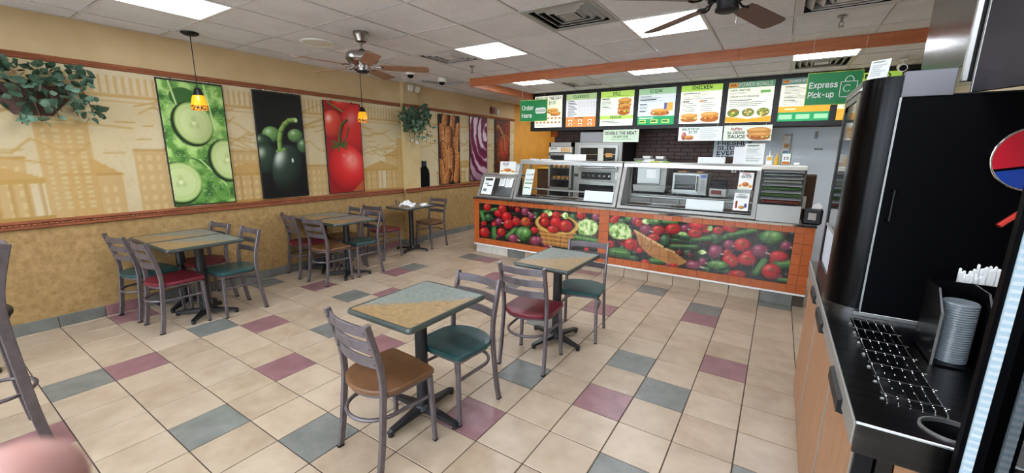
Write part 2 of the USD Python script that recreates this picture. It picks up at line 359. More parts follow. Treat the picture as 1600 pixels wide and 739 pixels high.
# left wall: plaster above, printed mural paper between the rails, mottled paper below
wl = keys(UsdGeom.Xform.Define(stage, '/World/wall_left'), kind='structure')
obj('plaster', box(WX - .15, SY, 2.33, WX, 7.62, ZC + .1), 'wall_upper', wl, smooth=False)
obj('mottled_wallpaper', box(WX - .15, SY, 0, WX, 7.62, .96), 'wall_lower', wl, smooth=False)
obj('plaster_core', box(WX - .15, SY, .96, WX - .004, 7.62, 2.33), 'wall_plain', wl, smooth=False)
obj('gold_plaster', box(WX - .15, 7.62, 0, WX, NY, ZC + .1), 'wall_gold', wl, smooth=False)
I = Ink(8.4, 1.37, 620, 104, 'c8ba98')
r2 = np.random.default_rng(5); n = I.noise(2.2, 3); I.over(np.clip((n - .45) * 2.2, 0, .5), 'bda97c')
TAN, DEEP = 'b8955a', 'a88548'
x = 0.0
while x < 8.4:                                          # the sketched town: blocks, columns, roofs and map lines
    w = r2.uniform(.35, .9); h = r2.uniform(.25, .62); I.over((((I.X > x) & (I.X < x + w) & (I.Y < h)) * .75), TAN)
    for k in range(int(w / .07)):
        for j in range(int(h / .1)):
            a, b = x + .025 + k * .07, .03 + j * .1; I.rect(a, b, a + .03, b + .055, 'c6ae7c')
    if r2.random() < .5: I.poly([(x - .03, h), (x + w + .03, h), (x + w / 2, h + .16)], TAN)
    I.line(x, h + .01, x + w, h + .01, .02, DEEP); x += w + r2.uniform(.1, .5)
for tx in (1.05, 3.05, 5.0, 7.1):                       # tall towers with rows of windows
    I.over(((abs(I.X - tx) < .17) & (I.Y < .86)) * .8, TAN)
    for j in range(16): 
        for k in range(4): I.rect(tx - .14 + k * .075, .1 + j * .045, tx - .105 + k * .075, .125 + j * .045, 'c0ab7c')
for k in range(150):                                    # frieze of columns under the top rail
    xx = k * .056; I.line(xx, 1.16, xx, 1.30, .02, 'b8985c')
I.line(0, 1.13, 8.4, 1.13, .03, TAN); I.line(0, 1.08, 8.4, 1.08, .012, TAN)
for k in range(46):
    a = r2.uniform(0, 8.2), r2.uniform(.55, 1.05); b = a[0] + r2.uniform(.2, .9), a[1] + r2.uniform(-.25, .25); I.line(*a, *b, .014, 'b0904e')
for k in range(70):
    a = r2.uniform(0, 8.2), r2.uniform(.5, 1.05); I.line(a[0], a[1], a[0] + r2.uniform(.05, .16), a[1] + .005, .012, 'ab8c4e')
for tx, w in ((.35, .5), (2.2, .7), (4.2, .6), (6.2, .8)):   # porticoes with columns and pediments
    for k in range(7): I.line(tx + k * w / 6, .06, tx + k * w / 6, .34, .018, 'a88548')
    I.rect(tx - .04, .34, tx + w + .04, .38, 'b0904e'); I.poly([(tx - .05, .38), (tx + w + .05, .38), (tx + w / 2, .50)], 'b8955a'); I.rect(tx - .05, .02, tx + w + .05, .06, 'a88548')
for k in range(14):                                      # curved shore lines of the map
    a = r2.uniform(0, 8), r2.uniform(.6, 1.0); R = r2.uniform(.2, .6); p = [(a[0] + q * .12, a[1] + .08 * math.sin(q * R * 4)) for q in range(8)]
    for u, v in zip(p, p[1:]): I.line(*u, *v, .013, 'b0904e')
n5 = I.noise(30, 31, 2); I.over((abs(n5 - .5) < .02) * .18, 'a88548')
I.mesh('mural_paper', 'print_wall', wl, (WX, -.78, .96), 'x')
obj('plain_paper', box(WX - .02, SY, .96, WX, -.78, 2.33), 'wall_plain', wl, smooth=False)
mat('pier_paper', 'c9b486', .7, col2='bfa670', scale=5.)
# boxed-out pier on the left wall
pier = keys(UsdGeom.Xform.Define(stage, '/World/wall_pier'), kind='structure', label='shallow papered pier on the left wall')
PX, P0, P1 = -.90, 4.165, 4.495
obj('plaster', box(WX, P0, 2.33, PX, P1, ZC + .05), 'wall_upper', pier, smooth=False)
obj('mural_paper', box(WX, P0, .96, PX, P1, 2.33), 'pier_paper', pier, smooth=False)
obj('mottled_wallpaper', box(WX, P0, 0, PX, P1, .96), 'wall_lower', pier, smooth=False)
# rails: moulded chair rail and picture rail, stepped round the pier
RAIL = [(0, 0), (.018, .0), (.026, .008), (.026, .018), (.016, .026), (.016, .044), (.028, .052), (.028, .066), (.012, .074), (0, .074)]
def rail(name, prof, z, m):
    t = keys(UsdGeom.Xform.Define(stage, '/World/' + name), kind='structure')
    def run(y0, y1, x0): return trimesh.Trimesh(*prism(prof, y0, y1, x0, z), process=False)
    for y0, y1, x0 in ((SY, P0 - .02, WX), (P0 - .026, P1 + .026, PX), (P1 + .02, 7.62, WX)):
        obj('moulding', run(y0, y1, x0), m, t, smooth=False)
    return t
def prism(prof, y0, y1, x0, z):
    p = np.array(prof); n = len(p); V = np.vstack([np.column_stack([x0 + p[:, 0], np.full(n, y), z + p[:, 1]]) for y in (y0, y1)]); F = []
    for j in range(n):
        k = (j + 1) % n; F += [[j, n + k, k], [j, n + j, n + k]]
    for j in range(1, n - 1): F += [[0, j, j + 1], [n, n + j + 1, n + j]]
    return V, F
trim1 = rail('trim_1', RAIL, .915, 'rail_wood')
bead = lambda y: box(WX + .014, y - .012, .943, WX + .026, y + .012, .959, .004)
obj('bead_row', cat(*[bead(y) for y in np.arange(-1.0, 4.1, .034)]), 'rail_wood_light', trim1, smooth=False, kind='stuff')
rail('trim_2', [(0, 0), (.02, .006), (.026, .02), (.016, .03), (.022, .046), (.012, .054), (0, .054)], 2.318, 'rail_wood')
# tiled baseboard along the left wall
bb = keys(UsdGeom.Xform.Define(stage, '/World/baseboard_left'), kind='structure', label='grey tile baseboard with one mauve tile')
for v in range(-5, 20):
    y0, y1 = v * S + .003, (v + 1) * S - .003
    if y0 > 6.0: break
    for a, b, x0 in ((y0, min(y1, P0 - .012), WX), (max(y0, P0), min(y1, P1), PX), (max(y0, P1 + .012), y1, WX)):
        if b - a > .02: obj('baseboard_tile', box(x0 - .01, a, 0, x0 + .012, b, .105, .002), 'tile_mauve' if v in (1, 12) else 'tile_grey', bb, smooth=False)
obj('baseboard_tile', box(WX, P0 - .012, 0, PX + .012, P0, .105, .002), 'tile_grey', bb, smooth=False)

# other walls
t = keys(UsdGeom.Xform.Define(stage, '/World/wall_back'), kind='structure'); obj('plaster', box(WX - .15, NY, 0, EX + .15, NY + .15, ZC + .1), 'wall_gold', t, smooth=False)
t = keys(UsdGeom.Xform.Define(stage, '/World/wall_right'), kind='structure'); obj('plaster', box(EX, SY, 0, EX + .15, NY, ZC + .1), 'wall_plain', t, smooth=False)
# shopfront behind the camera: low wall, glazing between mullions, head
wf = keys(UsdGeom.Xform.Define(stage, '/World/wall_front'), kind='structure')
obj('low_wall', box(WX - .15, SY - .15, 0, EX + .15, SY, .35), 'wall_plain', wf, smooth=False)
obj('head', box(WX - .15, SY - .15, 2.5, EX + .15, SY, ZC + .1), 'wall_plain', wf, smooth=False)
for x0 in (WX - .15, .72, 2.45, 4.18, EX): obj('mullion', box(x0, SY - .12, .35, x0 + .12, SY - .02, 2.5), 'steel_soft', wf, smooth=False)
for k, x0 in enumerate((WX - .03, .84, 2.57, 4.30)):
    t = keys(UsdGeom.Xform.Define(stage, f'/World/window_{k + 1}'), kind='structure')
    obj('pane', box(x0 + .002, SY - .075, .352, min(x0 + 1.61, EX) - .002, SY - .065, 2.498), 'window_pane', t, smooth=False)
obj('ground', box(-30, -40, -.3, 30, SY - .16, -.08), 'paving', None, smooth=False, kind='structure', label='pale paving outside the shopfront')
# brick-clad kitchen wall
KY = 7.0
wk = keys(UsdGeom.Xform.Define(stage, '/World/wall_kitchen'), kind='structure', label='dark brown brick tile wall behind the counter')
obj('backing', box(.42, KY + .012, 0, 4.05, KY + .16, ZC), 'brick_joint', wk, smooth=False)
nb = 0; late = []
for j in range(24):
    z0 = 1.06 + j * .066
    if z0 > 2.08: break
    for k in range(22):
        x0 = .42 + k * .215 - (j % 2) * .107; a, b = max(x0, .42), min(x0 + .207, 4.05)
        if b - a < .04: continue
        vis = 2.12 < a < 3.62
        (late.append(box(a, KY, z0, b, KY + .02, z0 + .059)) if not vis else obj('brick', box(a, KY + .001 * ((j + k) % 3), z0, b, KY + .02, z0 + .059, .003), 'brick_dark', wk, smooth=False))
obj('brickwork', cat(*late), 'brick_dark', wk, smooth=False, kind='stuff')
obj('lower_panel', box(.42, KY - .01, 0, 4.05, KY + .02, 1.05), 'steel_soft', wk, smooth=False)
obj('orange_end_tile', box(.34, KY - .02, 1.93, .50, KY + .01, 2.10, .004), 'orange_tile', wk, smooth=False)
# walk-in cooler front right of the bricks
wc = keys(UsdGeom.Xform.Define(stage, '/World/wall_cooler'), kind='structure', label='pale grey walk-in cooler wall panel')
obj('panel', box(4.07, KY, 0, EX, KY + .16, 2.03), 'cooler_panel', wc, smooth=False)
obj('panel_upper', box(4.07, KY - .02, 2.03, EX, KY + .16, ZC), 'brick_dark', wc, smooth=False)
t = thing('door_latch', 'dark grey latch handle on the pale cooler panel', 'latch', (4.76, KY, 1.92))
obj('plate', box(-.02, -.012, -.055, .02, 0, .055, .004), 'steel_satin', t); obj('lever', box(-.014, -.05, -.06, .014, -.012, .04, .006), 'grey_plastic', t)
t = thing('name_plate', 'small black name plate on the pale cooler panel', 'sign', (4.816, KY, 1.71)); obj('plate', box(-.048, -.006, -.012, .048, 0, .012, .002), 'dark_ink', t)
for xx in (-.03, -.01, .012, .03): obj('letter', box(xx - .006, -.008, -.005, xx + .006, -.006, .005), 'white_ink', t, smooth=False)

# ---------------------------------------------------------------- ceiling
ceil = keys(UsdGeom.Xform.Define(stage, '/World/ceiling'), kind='structure', label='suspended ceiling of square speckled tiles in a pale grid')
GX, GY, GS = -.0375, .463, .623
obj('slab', box(WX - .15, SY - .15, ZC + .12, EX + .15, NY + .15, ZC + .3), 'black_frame', ceil, smooth=False)
LIGHTS = {(0, 0): 'left end of the dining room', (2, 4): '', (5, 4): '', (1, 7): '', (4, 7): '', (7, 7): '', (3, -3): '', (6, -3): '', (0, -3): '', (4, 0): '', (8, 0): '', (0, 11): '', (0, 13): ''}
VENTS = {(4, 3), (1, 4), (-1, 6), (7, 4), (2, 8), (7, 8)}
cx = lambda i: GX + i * GS
cy = lambda j: GY + j * GS
for j in range(-5, 15):
    for i in range(-2, 10):
        if (i, j) in LIGHTS or (i, j) in VENTS: continue
        g4 = rng.uniform(.0075, .0155, 4); a, b, c, d = max(cx(i) + g4[0], WX), min(cx(i + 1) - g4[1], EX), max(cy(j) + g4[2], SY), min(cy(j + 1) - g4[3], NY)
        if b - a < .05 or d - c < .05: continue
        m = box(a, c, ZC + .002, b, d, ZC + .018, .0) ; tilt = rng.uniform(-.12, .12, 2)
        mm = m.copy(); v = np.asarray(m.vertices) - [(a + b) / 2, (c + d) / 2, 0]; v[:, 2] += v[:, 0] * math.radians(tilt[0]) + v[:, 1] * math.radians(tilt[1]); v += [(a + b) / 2, (c + d) / 2, 0]
        obj('ceiling_tile', trimesh.Trimesh(v, m.faces, process=False), 'ceiling_board', ceil, smooth=False)
for i in range(-1, 10): obj('grid_bar', box(cx(i) - .009, SY, ZC - .003, cx(i) + .009, NY, ZC + .002), 'ceiling_grid', ceil, smooth=False)
for j in range(-4, 15): obj('grid_bar', box(WX, cy(j) - .009, ZC - .0026, EX, cy(j) + .009, ZC + .0018), 'ceiling_grid', ceil, smooth=False)
obj('wall_angle', cat(box(WX, SY, ZC - .004, WX + .02, NY, ZC + .002)), 'ceiling_grid', ceil, smooth=False)
# bulkhead over the counter
sf = keys(UsdGeom.Xform.Define(stage, '/World/trim_3'), kind='structure', label='orange-brown wooden bulkhead band hung from the ceiling over the counter')
for x0, x1 in ((.21, 1.42), (1.42, 2.64), (2.64, 3.86), (3.86, 5.08), (5.08, EX)): obj('fascia_board', box(x0 + .001, 4.50, 2.597, x1 - .001, 4.53, ZC), 'fascia_wood', sf, smooth=False)
obj('fascia_board', box(.21, 4.53, 2.597, .24, 6.42, ZC), 'fascia_wood', sf, smooth=False)
# ================================================================ chairs and tables
def post_path(h, bulge=.055, y0=-.185, top=-.2, seat=.43):
    z = np.linspace(0, h, 15); y = np.interp(z, [0, .25 * seat, seat, seat + .1, h], [y0, y0 + .022, y0 + bulge, y0 + bulge, top])
    k = np.array([.25, .5, .25]); 
    for _ in range(2): y[1:-1] = np.convolve(y, k, 'valid')
    return z, y
def seat_outline(w=.40, d=.385):
    r = w / 2; yb = -d / 2
    arc = [(r * math.cos(a), yb + .15 + .15 * math.sin(a)) for a in np.radians(np.linspace(180, 360, 21))]
    front = [(r - .004, d / 2 - .03), (r - .016, d / 2 - .008), (r - .04, d / 2), (0, d / 2 + .008), (-r + .04, d / 2), (-r + .016, d / 2 - .008), (-r + .004, d / 2 - .03)]
    return arc + front
def slat(hw, y0, z0, h, bow, th=.014):
    xs = np.linspace(-hw, hw, 11); V = []; F = []
    for x in xs:
        y = y0 - bow * (1 - (x / hw) ** 2)
        V += [(x, y + th / 2, z0 + .003), (x, y + th / 2, z0 + h - .003), (x, y, z0 + h), (x, y - th / 2, z0 + h - .003), (x, y - th / 2, z0 + .003), (x, y, z0)]
    for i in range(10):
        for j in range(6):
            a, b, c, d = i * 6 + j, i * 6 + (j + 1) % 6, (i + 1) * 6 + j, (i + 1) * 6 + (j + 1) % 6; F += [[a, b, d], [a, d, c]]
    for j in range(1, 5): F += [[0, j + 1, j], [60, 60 + j, 60 + j + 1]]
    return trimesh.Trimesh(V, F, process=False)
def make_chair(name, label, cname, loc, rz, seat_m, group, seat_z=.45, h=.82, hoop_z=.285, slats=3, sec=(.022, .034)):
    t = thing(name, label, cname, loc, rz, group)
    sc = seat_z - .037
    s = obj('seat', loft(seat_outline(), [(sc + .002, .012), (sc + .010, .001), (sc + .028, 0), (sc + .035, .006), (sc + .037, .02)]), seat_m, t, smooth=40)
    z, y = post_path(h, seat=seat_z)
    for sx in (-1, 1):
        x = np.interp(z, [0, seat_z, h], [.187, .176, .178]) * sx
        leg = obj('back_leg', sweep(np.column_stack([x, y, z]), rsec(*sec), side=(1, 0, 0)), 'frame_metal', t, smooth=40)
        obj('glide', box(x[0] - .012, y[0] - .018, 0, x[0] + .012, y[0] + .018, .012, .002), 'black_plastic', leg, smooth=False)
        lg = obj('front_leg', sweep([(.182 * sx, .180, 0), (.166 * sx, .168, sc - .012)], rsec(.026, .026), [.9, 1.05], side=(1, 0, 0)), 'frame_metal', t, smooth=40)
        obj('glide', box(.182 * sx - .012, .168, 0, .182 * sx + .012, .192, .012, .002), 'black_plastic', lg, smooth=False)
    o = np.array(seat_outline()) * .93
    obj('seat_frame', loft(o, [(sc - .016, .008), (sc - .012, 0), (sc + .003, 0)]), 'frame_metal', t, smooth=30)
    arc = [(.158 * math.cos(a), -.06 + .15 * math.sin(a), hoop_z) for a in np.radians(np.linspace(180, 360, 15))]
    obj('stretcher_hoop', tube([(-.168, .17, hoop_z)] + arc + [(.168, .17, hoop_z)], .0105, 8), 'frame_metal', t, smooth=60)
    for k in range(slats):
        z0 = h - .012 - .054 - k * .088; yy = np.interp(z0 + .03, z, y)
        sl = obj('slat', slat(.170, yy, z0, .054, .03), 'frame_metal', t, smooth=50)
        for sx in (-1, 1): obj('rivet', cyl((sx * .166, yy - .02, z0 + .027), (sx * .166, yy - .012, z0 + .027), .005, 6), 'nickel', sl, smooth=False)
    return t
CH = 'slat-back dining chairs'
chairA = make_chair('dining_chair', 'brown-seated metal chair nearest the camera, at the front table', 'chair', (2.705, .645, 0), -5.5, 'seat_brown', CH)
chairB = make_chair('dining_chair', 'teal-seated metal chair facing the brown-seated one across the front table', 'chair', (2.775, 1.165, 0), 175.6, 'seat_teal', CH)
chairC = make_chair('dining_chair', 'red-seated metal chair alone in the middle, back to the teal chair of the front table', 'chair', (2.885, 1.915, 0), 4.8, 'seat_red', CH)
for src, x, y, r, lab in (
    (chairB, 3.0, 2.60, 190, 'teal-seated metal chair with its back to the vegetable counter'),
    (chairC, -.21, .64, 1, 'red-seated metal chair on the aisle at the double table below the cucumber poster'),
    (chairB, -.715, .60, 7, 'dark green-seated metal chair by the wall, near side of the first double table'),
    (chairB, -.135, 1.12, 180, 'green-seated metal chair on the aisle, far side of the first double table'),
    (chairC, -.715, 1.085, 184, 'red-seated metal chair against the wall, far side of the first double table'),
    (chairA, -.22, 2.22, 1, 'brown-seated metal chair on the aisle, near side of the second double table'),
    (chairC, -.735, 2.23, -9, 'red-seated metal chair by the wall, near side of the second double table'),
    (chairB, -.205, 2.69, 175, 'teal-seated metal chair on the aisle, far side of the second double table'),
    (chairA, -.69, 2.765, 170, 'brown-seated metal chair by the wall, far side of the second double table'),
    (chairC, -.635, 3.41, 2, 'red-seated metal chair at the small table by the pier'),
    (chairA, -.56, 4.37, 180, 'brown-seated metal chair farthest off, behind the napkin-strewn small table')):
    dup(src, (x, y, 0), r, lab)

def make_table(label, loc, arm_rot, w=.475, d=.625, group='stone-pattern laminate tables', H=.74):
    t = thing('dining_table', label, 'table', loc, 0, group)
    o = rrect(w, d, .025)
    top = obj('table_top', loft(o, [(H - .028, .004), (H - .002, .012), (H, .016)]), 'laminate', t, smooth=30)
    ring = np.array(o); k = len(ring); e = np.roll(ring, -1, 0) - np.roll(ring, 1, 0)
    prof = [(-.002, H - .030), (.003, H - .024), (.005, H - .015), (.003, H - .006), (-.002, H + .0012), (-.012, H + .0018), (-.016, H - .002), (-.016, H - .03)]
    nrm = np.stack([e[:, 1], -e[:, 0]], 1); nrm /= np.linalg.norm(nrm, axis=1, keepdims=True)
    V = np.concatenate([np.column_stack([ring + nrm * a, np.full(k, z)]) for a, z in prof]); F = []
    for i in range(len(prof)):
        for j in range(k):
            A, B, D, E = i * k + j, i * k + (j + 1) % k, ((i + 1) % len(prof)) * k + j, ((i + 1) % len(prof)) * k + (j + 1) % k; F += [[A, B, E], [A, E, D]]
    obj('edge_band', trimesh.Trimesh(V, F, process=False), 'table_edge', top, smooth=50)
    obj('column', cyl((0, 0, .055), (0, 0, H - .04), .038, 20), 'black_iron', t)
    obj('mounting_plate', box(-.14, -.14, H - .042, .14, .14, H - .0285, .003), 'black_iron', t, smooth=False)
    obj('hub', lathe([(0, .035), (.06, .035), (.062, .05), (.05, .068), (.040, .078), (0, .078)], 16), 'black_iron', t)
    for q in range(4):
        a = math.radians(arm_rot + 90 * q); c, s_ = math.cos(a), math.sin(a)
        arm = hull([(r * c - w_ * s_, r * s_ + w_ * c, z) for r, ws, zs in ((.03, (-.028, .028), (.03, .066)), (.255, (-.017, .017), (.022, .042)), (.275, (-.012, .012), (.022, .036))) for w_ in ws for z in zs])
        A = obj('base_arm', arm, 'black_iron', t, smooth=False)
        obj('foot', lathe([(0, 0), (.016, 0), (.018, .006), (.018, .020), (.013, .024), (0, .024)], 12, (.258 * c, .258 * s_, 0)), 'black_iron', A)
    return t
t1 = make_table('front stone-pattern laminate table with green edge, nearest the camera', (2.672, .945, 0), 0, .50, .63)
make_table('stone-pattern table between the red-seated chair and the vegetable counter', (2.889, 2.335, 0), -18, .49, .65)
make_table('aisle-side table of the pair below the cucumber poster', (-.243, .885, 0), 45)
make_table('wall-side table of the pair below the cucumber poster', (-.7305, .885, 0), 45)
make_table('aisle-side table of the pair below the pepper and tomato posters', (-.245, 2.50, 0), 45)
make_table('wall-side table of the pair below the pepper and tomato posters', (-.7325, 2.50, 0), 45)
make_table('single small table before the wall pier, with crumpled napkins on it', (-.60, 3.95, 0), 20)

# bar stool and its post-high table at the left edge of the picture
make_chair('bar_stool', 'tall metal bar stool standing at the left edge of the picture', 'stool', (.94, -.585, 0), 180, 'black_plastic', None, seat_z=.76, h=1.125, hoop_z=.30, sec=(.044, .046))
t = thing('bar_table', 'black pedestal of a tall table behind the bar stool', 'table', (-.245, -.50, 0))
obj('column', cyl((0, 0, .03), (0, 0, 1.0), .045, 20), 'black_iron', t); obj('base_plate', lathe([(0, 0), (.085, 0), (.085, .018), (.05, .03), (0, .03)], 24), 'black_iron', t)
obj('table_top', lathe([(0, 1.0), (.16, 1.0), (.17, 1.008), (.17, 1.022), (.16, 1.03), (0, 1.03)], 28), 'black_iron', t)

# salt and pepper shakers, crumpled napkins on the small table
for k, (x, y) in enumerate(((-.765, 3.80), (-.735, 3.835))):
    t = thing('shaker', ('left' if k == 0 else 'right') + ' one of two clear glass shakers on the small table by the pier', 'shaker', (x, y, .742))
    obj('jar', lathe([(0, 0), (.016, 0), (.019, .01), (.017, .06), (.013, .075), (0, .075)], 14), 'clear_plastic', t); obj('cap', lathe([(0, .075), (.014, .075), (.014, .088), (.008, .094), (0, .095)], 14), 'chrome', t)
def crumple(w, d, h, seed):
    g = 22; X, Y = np.meshgrid(np.linspace(-1, 1, g), np.linspace(-1, 1, g)); r = np.hypot(X, Y)
    Z = meshkit.fbm(np.stack([X * 2.2, Y * 2.2, 0 * X], -1), 4, seed); Z = h * np.clip(1 - r ** 2 * .6, 0, 1) * (.25 + 1.1 * Z) + .002
    V = np.stack([X * w / 2 * (1 - .12 * (abs(Y) > .8)), Y * d / 2, np.maximum(Z, .002)], -1).reshape(-1, 3)
    i = np.arange(g - 1)[:, None] * g + np.arange(g - 1)[None]; q = np.stack([i, i + 1, i + g + 1, i + g], -1).reshape(-1, 4)
    lo = V.copy(); lo[:, 2] = 0; n = len(V); f = np.vstack([q[:, [0, 1, 2]], q[:, [0, 2, 3]]])
    return trimesh.Trimesh(np.vstack([V, lo]), np.vstack([f, f[:, ::-1] + n]), process=False)
for x, y, w, d, h, rz, lab in ((-.60, 3.90, .26, .2, .09, 20, 'large crumpled white napkin heap on the small table'), (-.455, 4.10, .15, .13, .05, -15, 'flatter white napkin at the right of the heap on the small table')):
    t = thing('napkin', lab, 'napkin', (x, y, .742), rz, 'crumpled napkins'); obj('paper', crumple(w, d, h, int(w * 100)), 'white_paper', t, smooth=20)
# ================================================================ fixtures on the ceiling
WHERE = {(0, 0): 'square ceiling light panel over the left wall, cut by the top edge of the picture', (2, 4): 'square ceiling light panel right of the silver ceiling fan', (5, 4): 'square ceiling light panel partly hidden by the second fan',
         (1, 7): 'ceiling light panel behind the bulkhead above the Order Here sign', (4, 7): 'ceiling light panel behind the bulkhead above the steak menu board', (7, 7): 'ceiling light panel behind the bulkhead above the Express Pick-up sign'}
def light_panel(i, j):
    k = list(LIGHTS).index((i, j)); t = thing('ceiling_light', WHERE.get((i, j), f'square ceiling light panel, out of the picture, ' + ('near the shopfront' if j < -2 else 'over the dining room behind the camera' if j < 5 else 'over the back passage')), 'light', (cx(i) + GS / 2, cy(j) + GS / 2, ZC), 0, None if (i, j) in WHERE else 'ceiling lights out of the picture')
    h = GS / 2 - .006
    obj('diffuser', box(-h + .018, -h + .018, -.002, h - .018, h - .018, .004), 'lamp_panel', t, smooth=False)
    obj('frame', cat(box(-h, -h, -.006, h, -h + .018, .03), box(-h, h - .018, -.006, h, h, .03), box(-h, -h + .018, -.006, -h + .018, h - .018, .03), box(h - .018, -h + .018, -.006, h, h - .018, .03)), 'white_paint', t, smooth=False)
for c in LIGHTS: light_panel(*c)
VW = {(4, 3): ('ceil_metal', 'bare metal square air vent with stepped louvres, top centre'), (1, 4): ('dark', 'dark square air vent between the fan and the light panel'), (-1, 6): ('dark', 'air vent behind the dome camera near the left wall'),
      (7, 4): ('white', 'pale air vent at the top edge left of the steel cabinet'), (2, 8): ('white', 'air vent behind the bulkhead above the deli menu board'), (7, 8): ('ceil_metal', 'silvery air vent behind the bulkhead above the Express Pick-up sign')}
for (i, j), (style, lab) in VW.items():
    t = thing('air_vent', lab, 'air vent', (cx(i) + GS / 2, cy(j) + GS / 2, ZC)); h = GS / 2 - .006
    m = {'ceil_metal': 'steel_soft', 'dark': 'ceiling_grid', 'white': 'ceiling_grid'}[style]
    obj('duct', box(-h + .02, -h + .02, .09, h - .02, h - .02, .10), 'black_frame', t, smooth=False)
    obj('duct_sides', cat(box(-h + .02, -h + .015, 0, h - .02, -h + .02, .1), box(-h + .02, h - .02, 0, h - .02, h - .015, .1), box(-h + .015, -h + .02, 0, -h + .02, h - .02, .1), box(h - .02, -h + .02, 0, h - .015, h - .02, .1)), 'black_frame', t, smooth=False)
    obj('frame', cat(*[box(*b) for b in ((-h, -h, -.006, h, -h + .045, .004), (-h, h - .045, -.006, h, h, .004), (-h, -h + .045, -.006, -h + .045, h - .045, .004), (h - .045, -h + .045, -.006, h, h - .045, .004))]), m, t, smooth=False)
    for q, (r0, r1) in enumerate(((.262, .205), (.195, .14), (.132, .09))):
        V, F = [], []
        for r, z in ((r0, .055), (r1, -.004), (r1 - .006, .0), (r0 - .004, .062)):
            V += [(-r, -r, z), (r, -r, z), (r, r, z), (-r, r, z)]
        for a in range(4):
            for b in range(4):
                A, B, D, E = a * 4 + b, a * 4 + (b + 1) % 4, ((a + 1) % 4) * 4 + b, ((a + 1) % 4) * 4 + (b + 1) % 4; F += [[A, B, E], [A, E, D]]
        obj('louvre', trimesh.Trimesh(V, F, process=False), m, t, smooth=False)
    obj('centre_plate', box(-.072, -.072, -.004, .072, .072, .002, .002), m, t, smooth=False)
t = thing('ceiling_speaker', 'round white ceiling speaker left of the silver fan', 'speaker', (.16, 2.05, ZC))
obj('rim', lathe([(.175, 0), (.175, -.008), (.16, -.014), (.15, -.012), (.15, 0)], 36), 'white_paint', t); obj('grille', lathe([(.15, -.010), (.08, -.013), (0, -.014)], 36), 'off_white', t)
for x, y, lab in ((.83, 3.78, 'fire sprinkler head left of the bulkhead corner'), (4.64, 3.74, 'fire sprinkler head near the steel cabinet at the right')):
    t = thing('sprinkler', lab, 'sprinkler', (x, y, ZC))
    obj('escutcheon', lathe([(0, -.004), (.035, -.004), (.03, -.012), (0, -.014)], 18), 'nickel', t); obj('body', cyl((0, 0, -.012), (0, 0, -.05), .010, 10), 'nickel', t)
    obj('frame_arms', cat(tube([(-.012, 0, -.05), (-.016, 0, -.062), (-.003, 0, -.078)], .003, 6), tube([(.012, 0, -.05), (.016, 0, -.062), (.003, 0, -.078)], .003, 6)), 'nickel', t); obj('deflector', lathe([(0, -.078), (.022, -.08), (.022, -.083), (0, -.083)], 14), 'nickel', t)
for x, y, lab in ((-.11, 3.59, 'white dome camera above the pier, nearer one'), (-.13, 4.25, 'white dome camera in front of the air vent, farther one')):
    t = thing('dome_camera', lab, 'camera', (x, y, ZC))
    obj('housing', lathe([(0, -.001), (.062, -.001), (.064, -.03), (.06, -.05), (.047, -.06), (0, -.06)], 24), 'white_paint', t); obj('dome', lathe([(.045, -.058), (.043, -.075), (.032, -.092), (.016, -.101), (0, -.103)], 24), 'black_gloss', t)
t = thing('bullet_camera', 'white bullet camera right of the bulkhead lights, above the drinks machine', 'camera', (5.40, 5.9, ZC - .01), 20)
obj('base', lathe([(0, 0), (.04, 0), (.04, -.02), (0, -.025)], 16), 'white_paint', t); obj('arm', tube([(0, 0, -.02), (0, 0, -.06), (-.01, -.03, -.085)], .012, 8), 'white_paint', t)
b = obj('body', cyl((.03, .07, -.07), (-.04, -.09, -.11), .042, 18), 'white_paint', t); obj('lens', cyl((-.04, -.09, -.11), (-.042, -.095, -.111), .032, 16), 'black_gloss', b)
# twin-head emergency light on top of the pier
t = thing('emergency_light', 'twin-head white emergency light high on the pier', 'light', (PX, 4.33, 2.63))
obj('bracket', box(0, -.06, .02, .03, .06, .055, .006), 'off_white', t)
for s in (-1, 1):
    a = obj('lamp_head', xf(lathe([(0, 0), (.022, 0), (.046, .03), (.050, .06), (.044, .07), (0, .064)], 18), (.03, s * .075, -.01), 0, 0, 100), 'off_white', t)
    obj('arm', tube([(.015, s * .05, .03), (.03, s * .08, .02), (.035, s * .075, -.01)], .009, 6), 'off_white', a)
t = thing('fire_alarm', 'small dark red fire alarm on the left wall near the counter end', 'alarm', (WX, 6.74, 2.49))
obj('body', box(0, -.07, -.07, .045, .07, .07, .008), 'red_alarm', t, smooth=False); obj('strobe', box(.045, -.03, -.03, .06, .03, .03, .008), 'red_alarm', t, smooth=False)
t = thing('wall_sounder', 'small pale wall box beside the red fire alarm', 'box', (WX, 6.93, 2.47)); obj('body', box(0, -.035, -.06, .03, .035, .06, .006), 'off_white', t, smooth=False); obj('cover', box(.03, -.025, -.045, .036, .025, .045, .003), 'off_white', t, smooth=False)

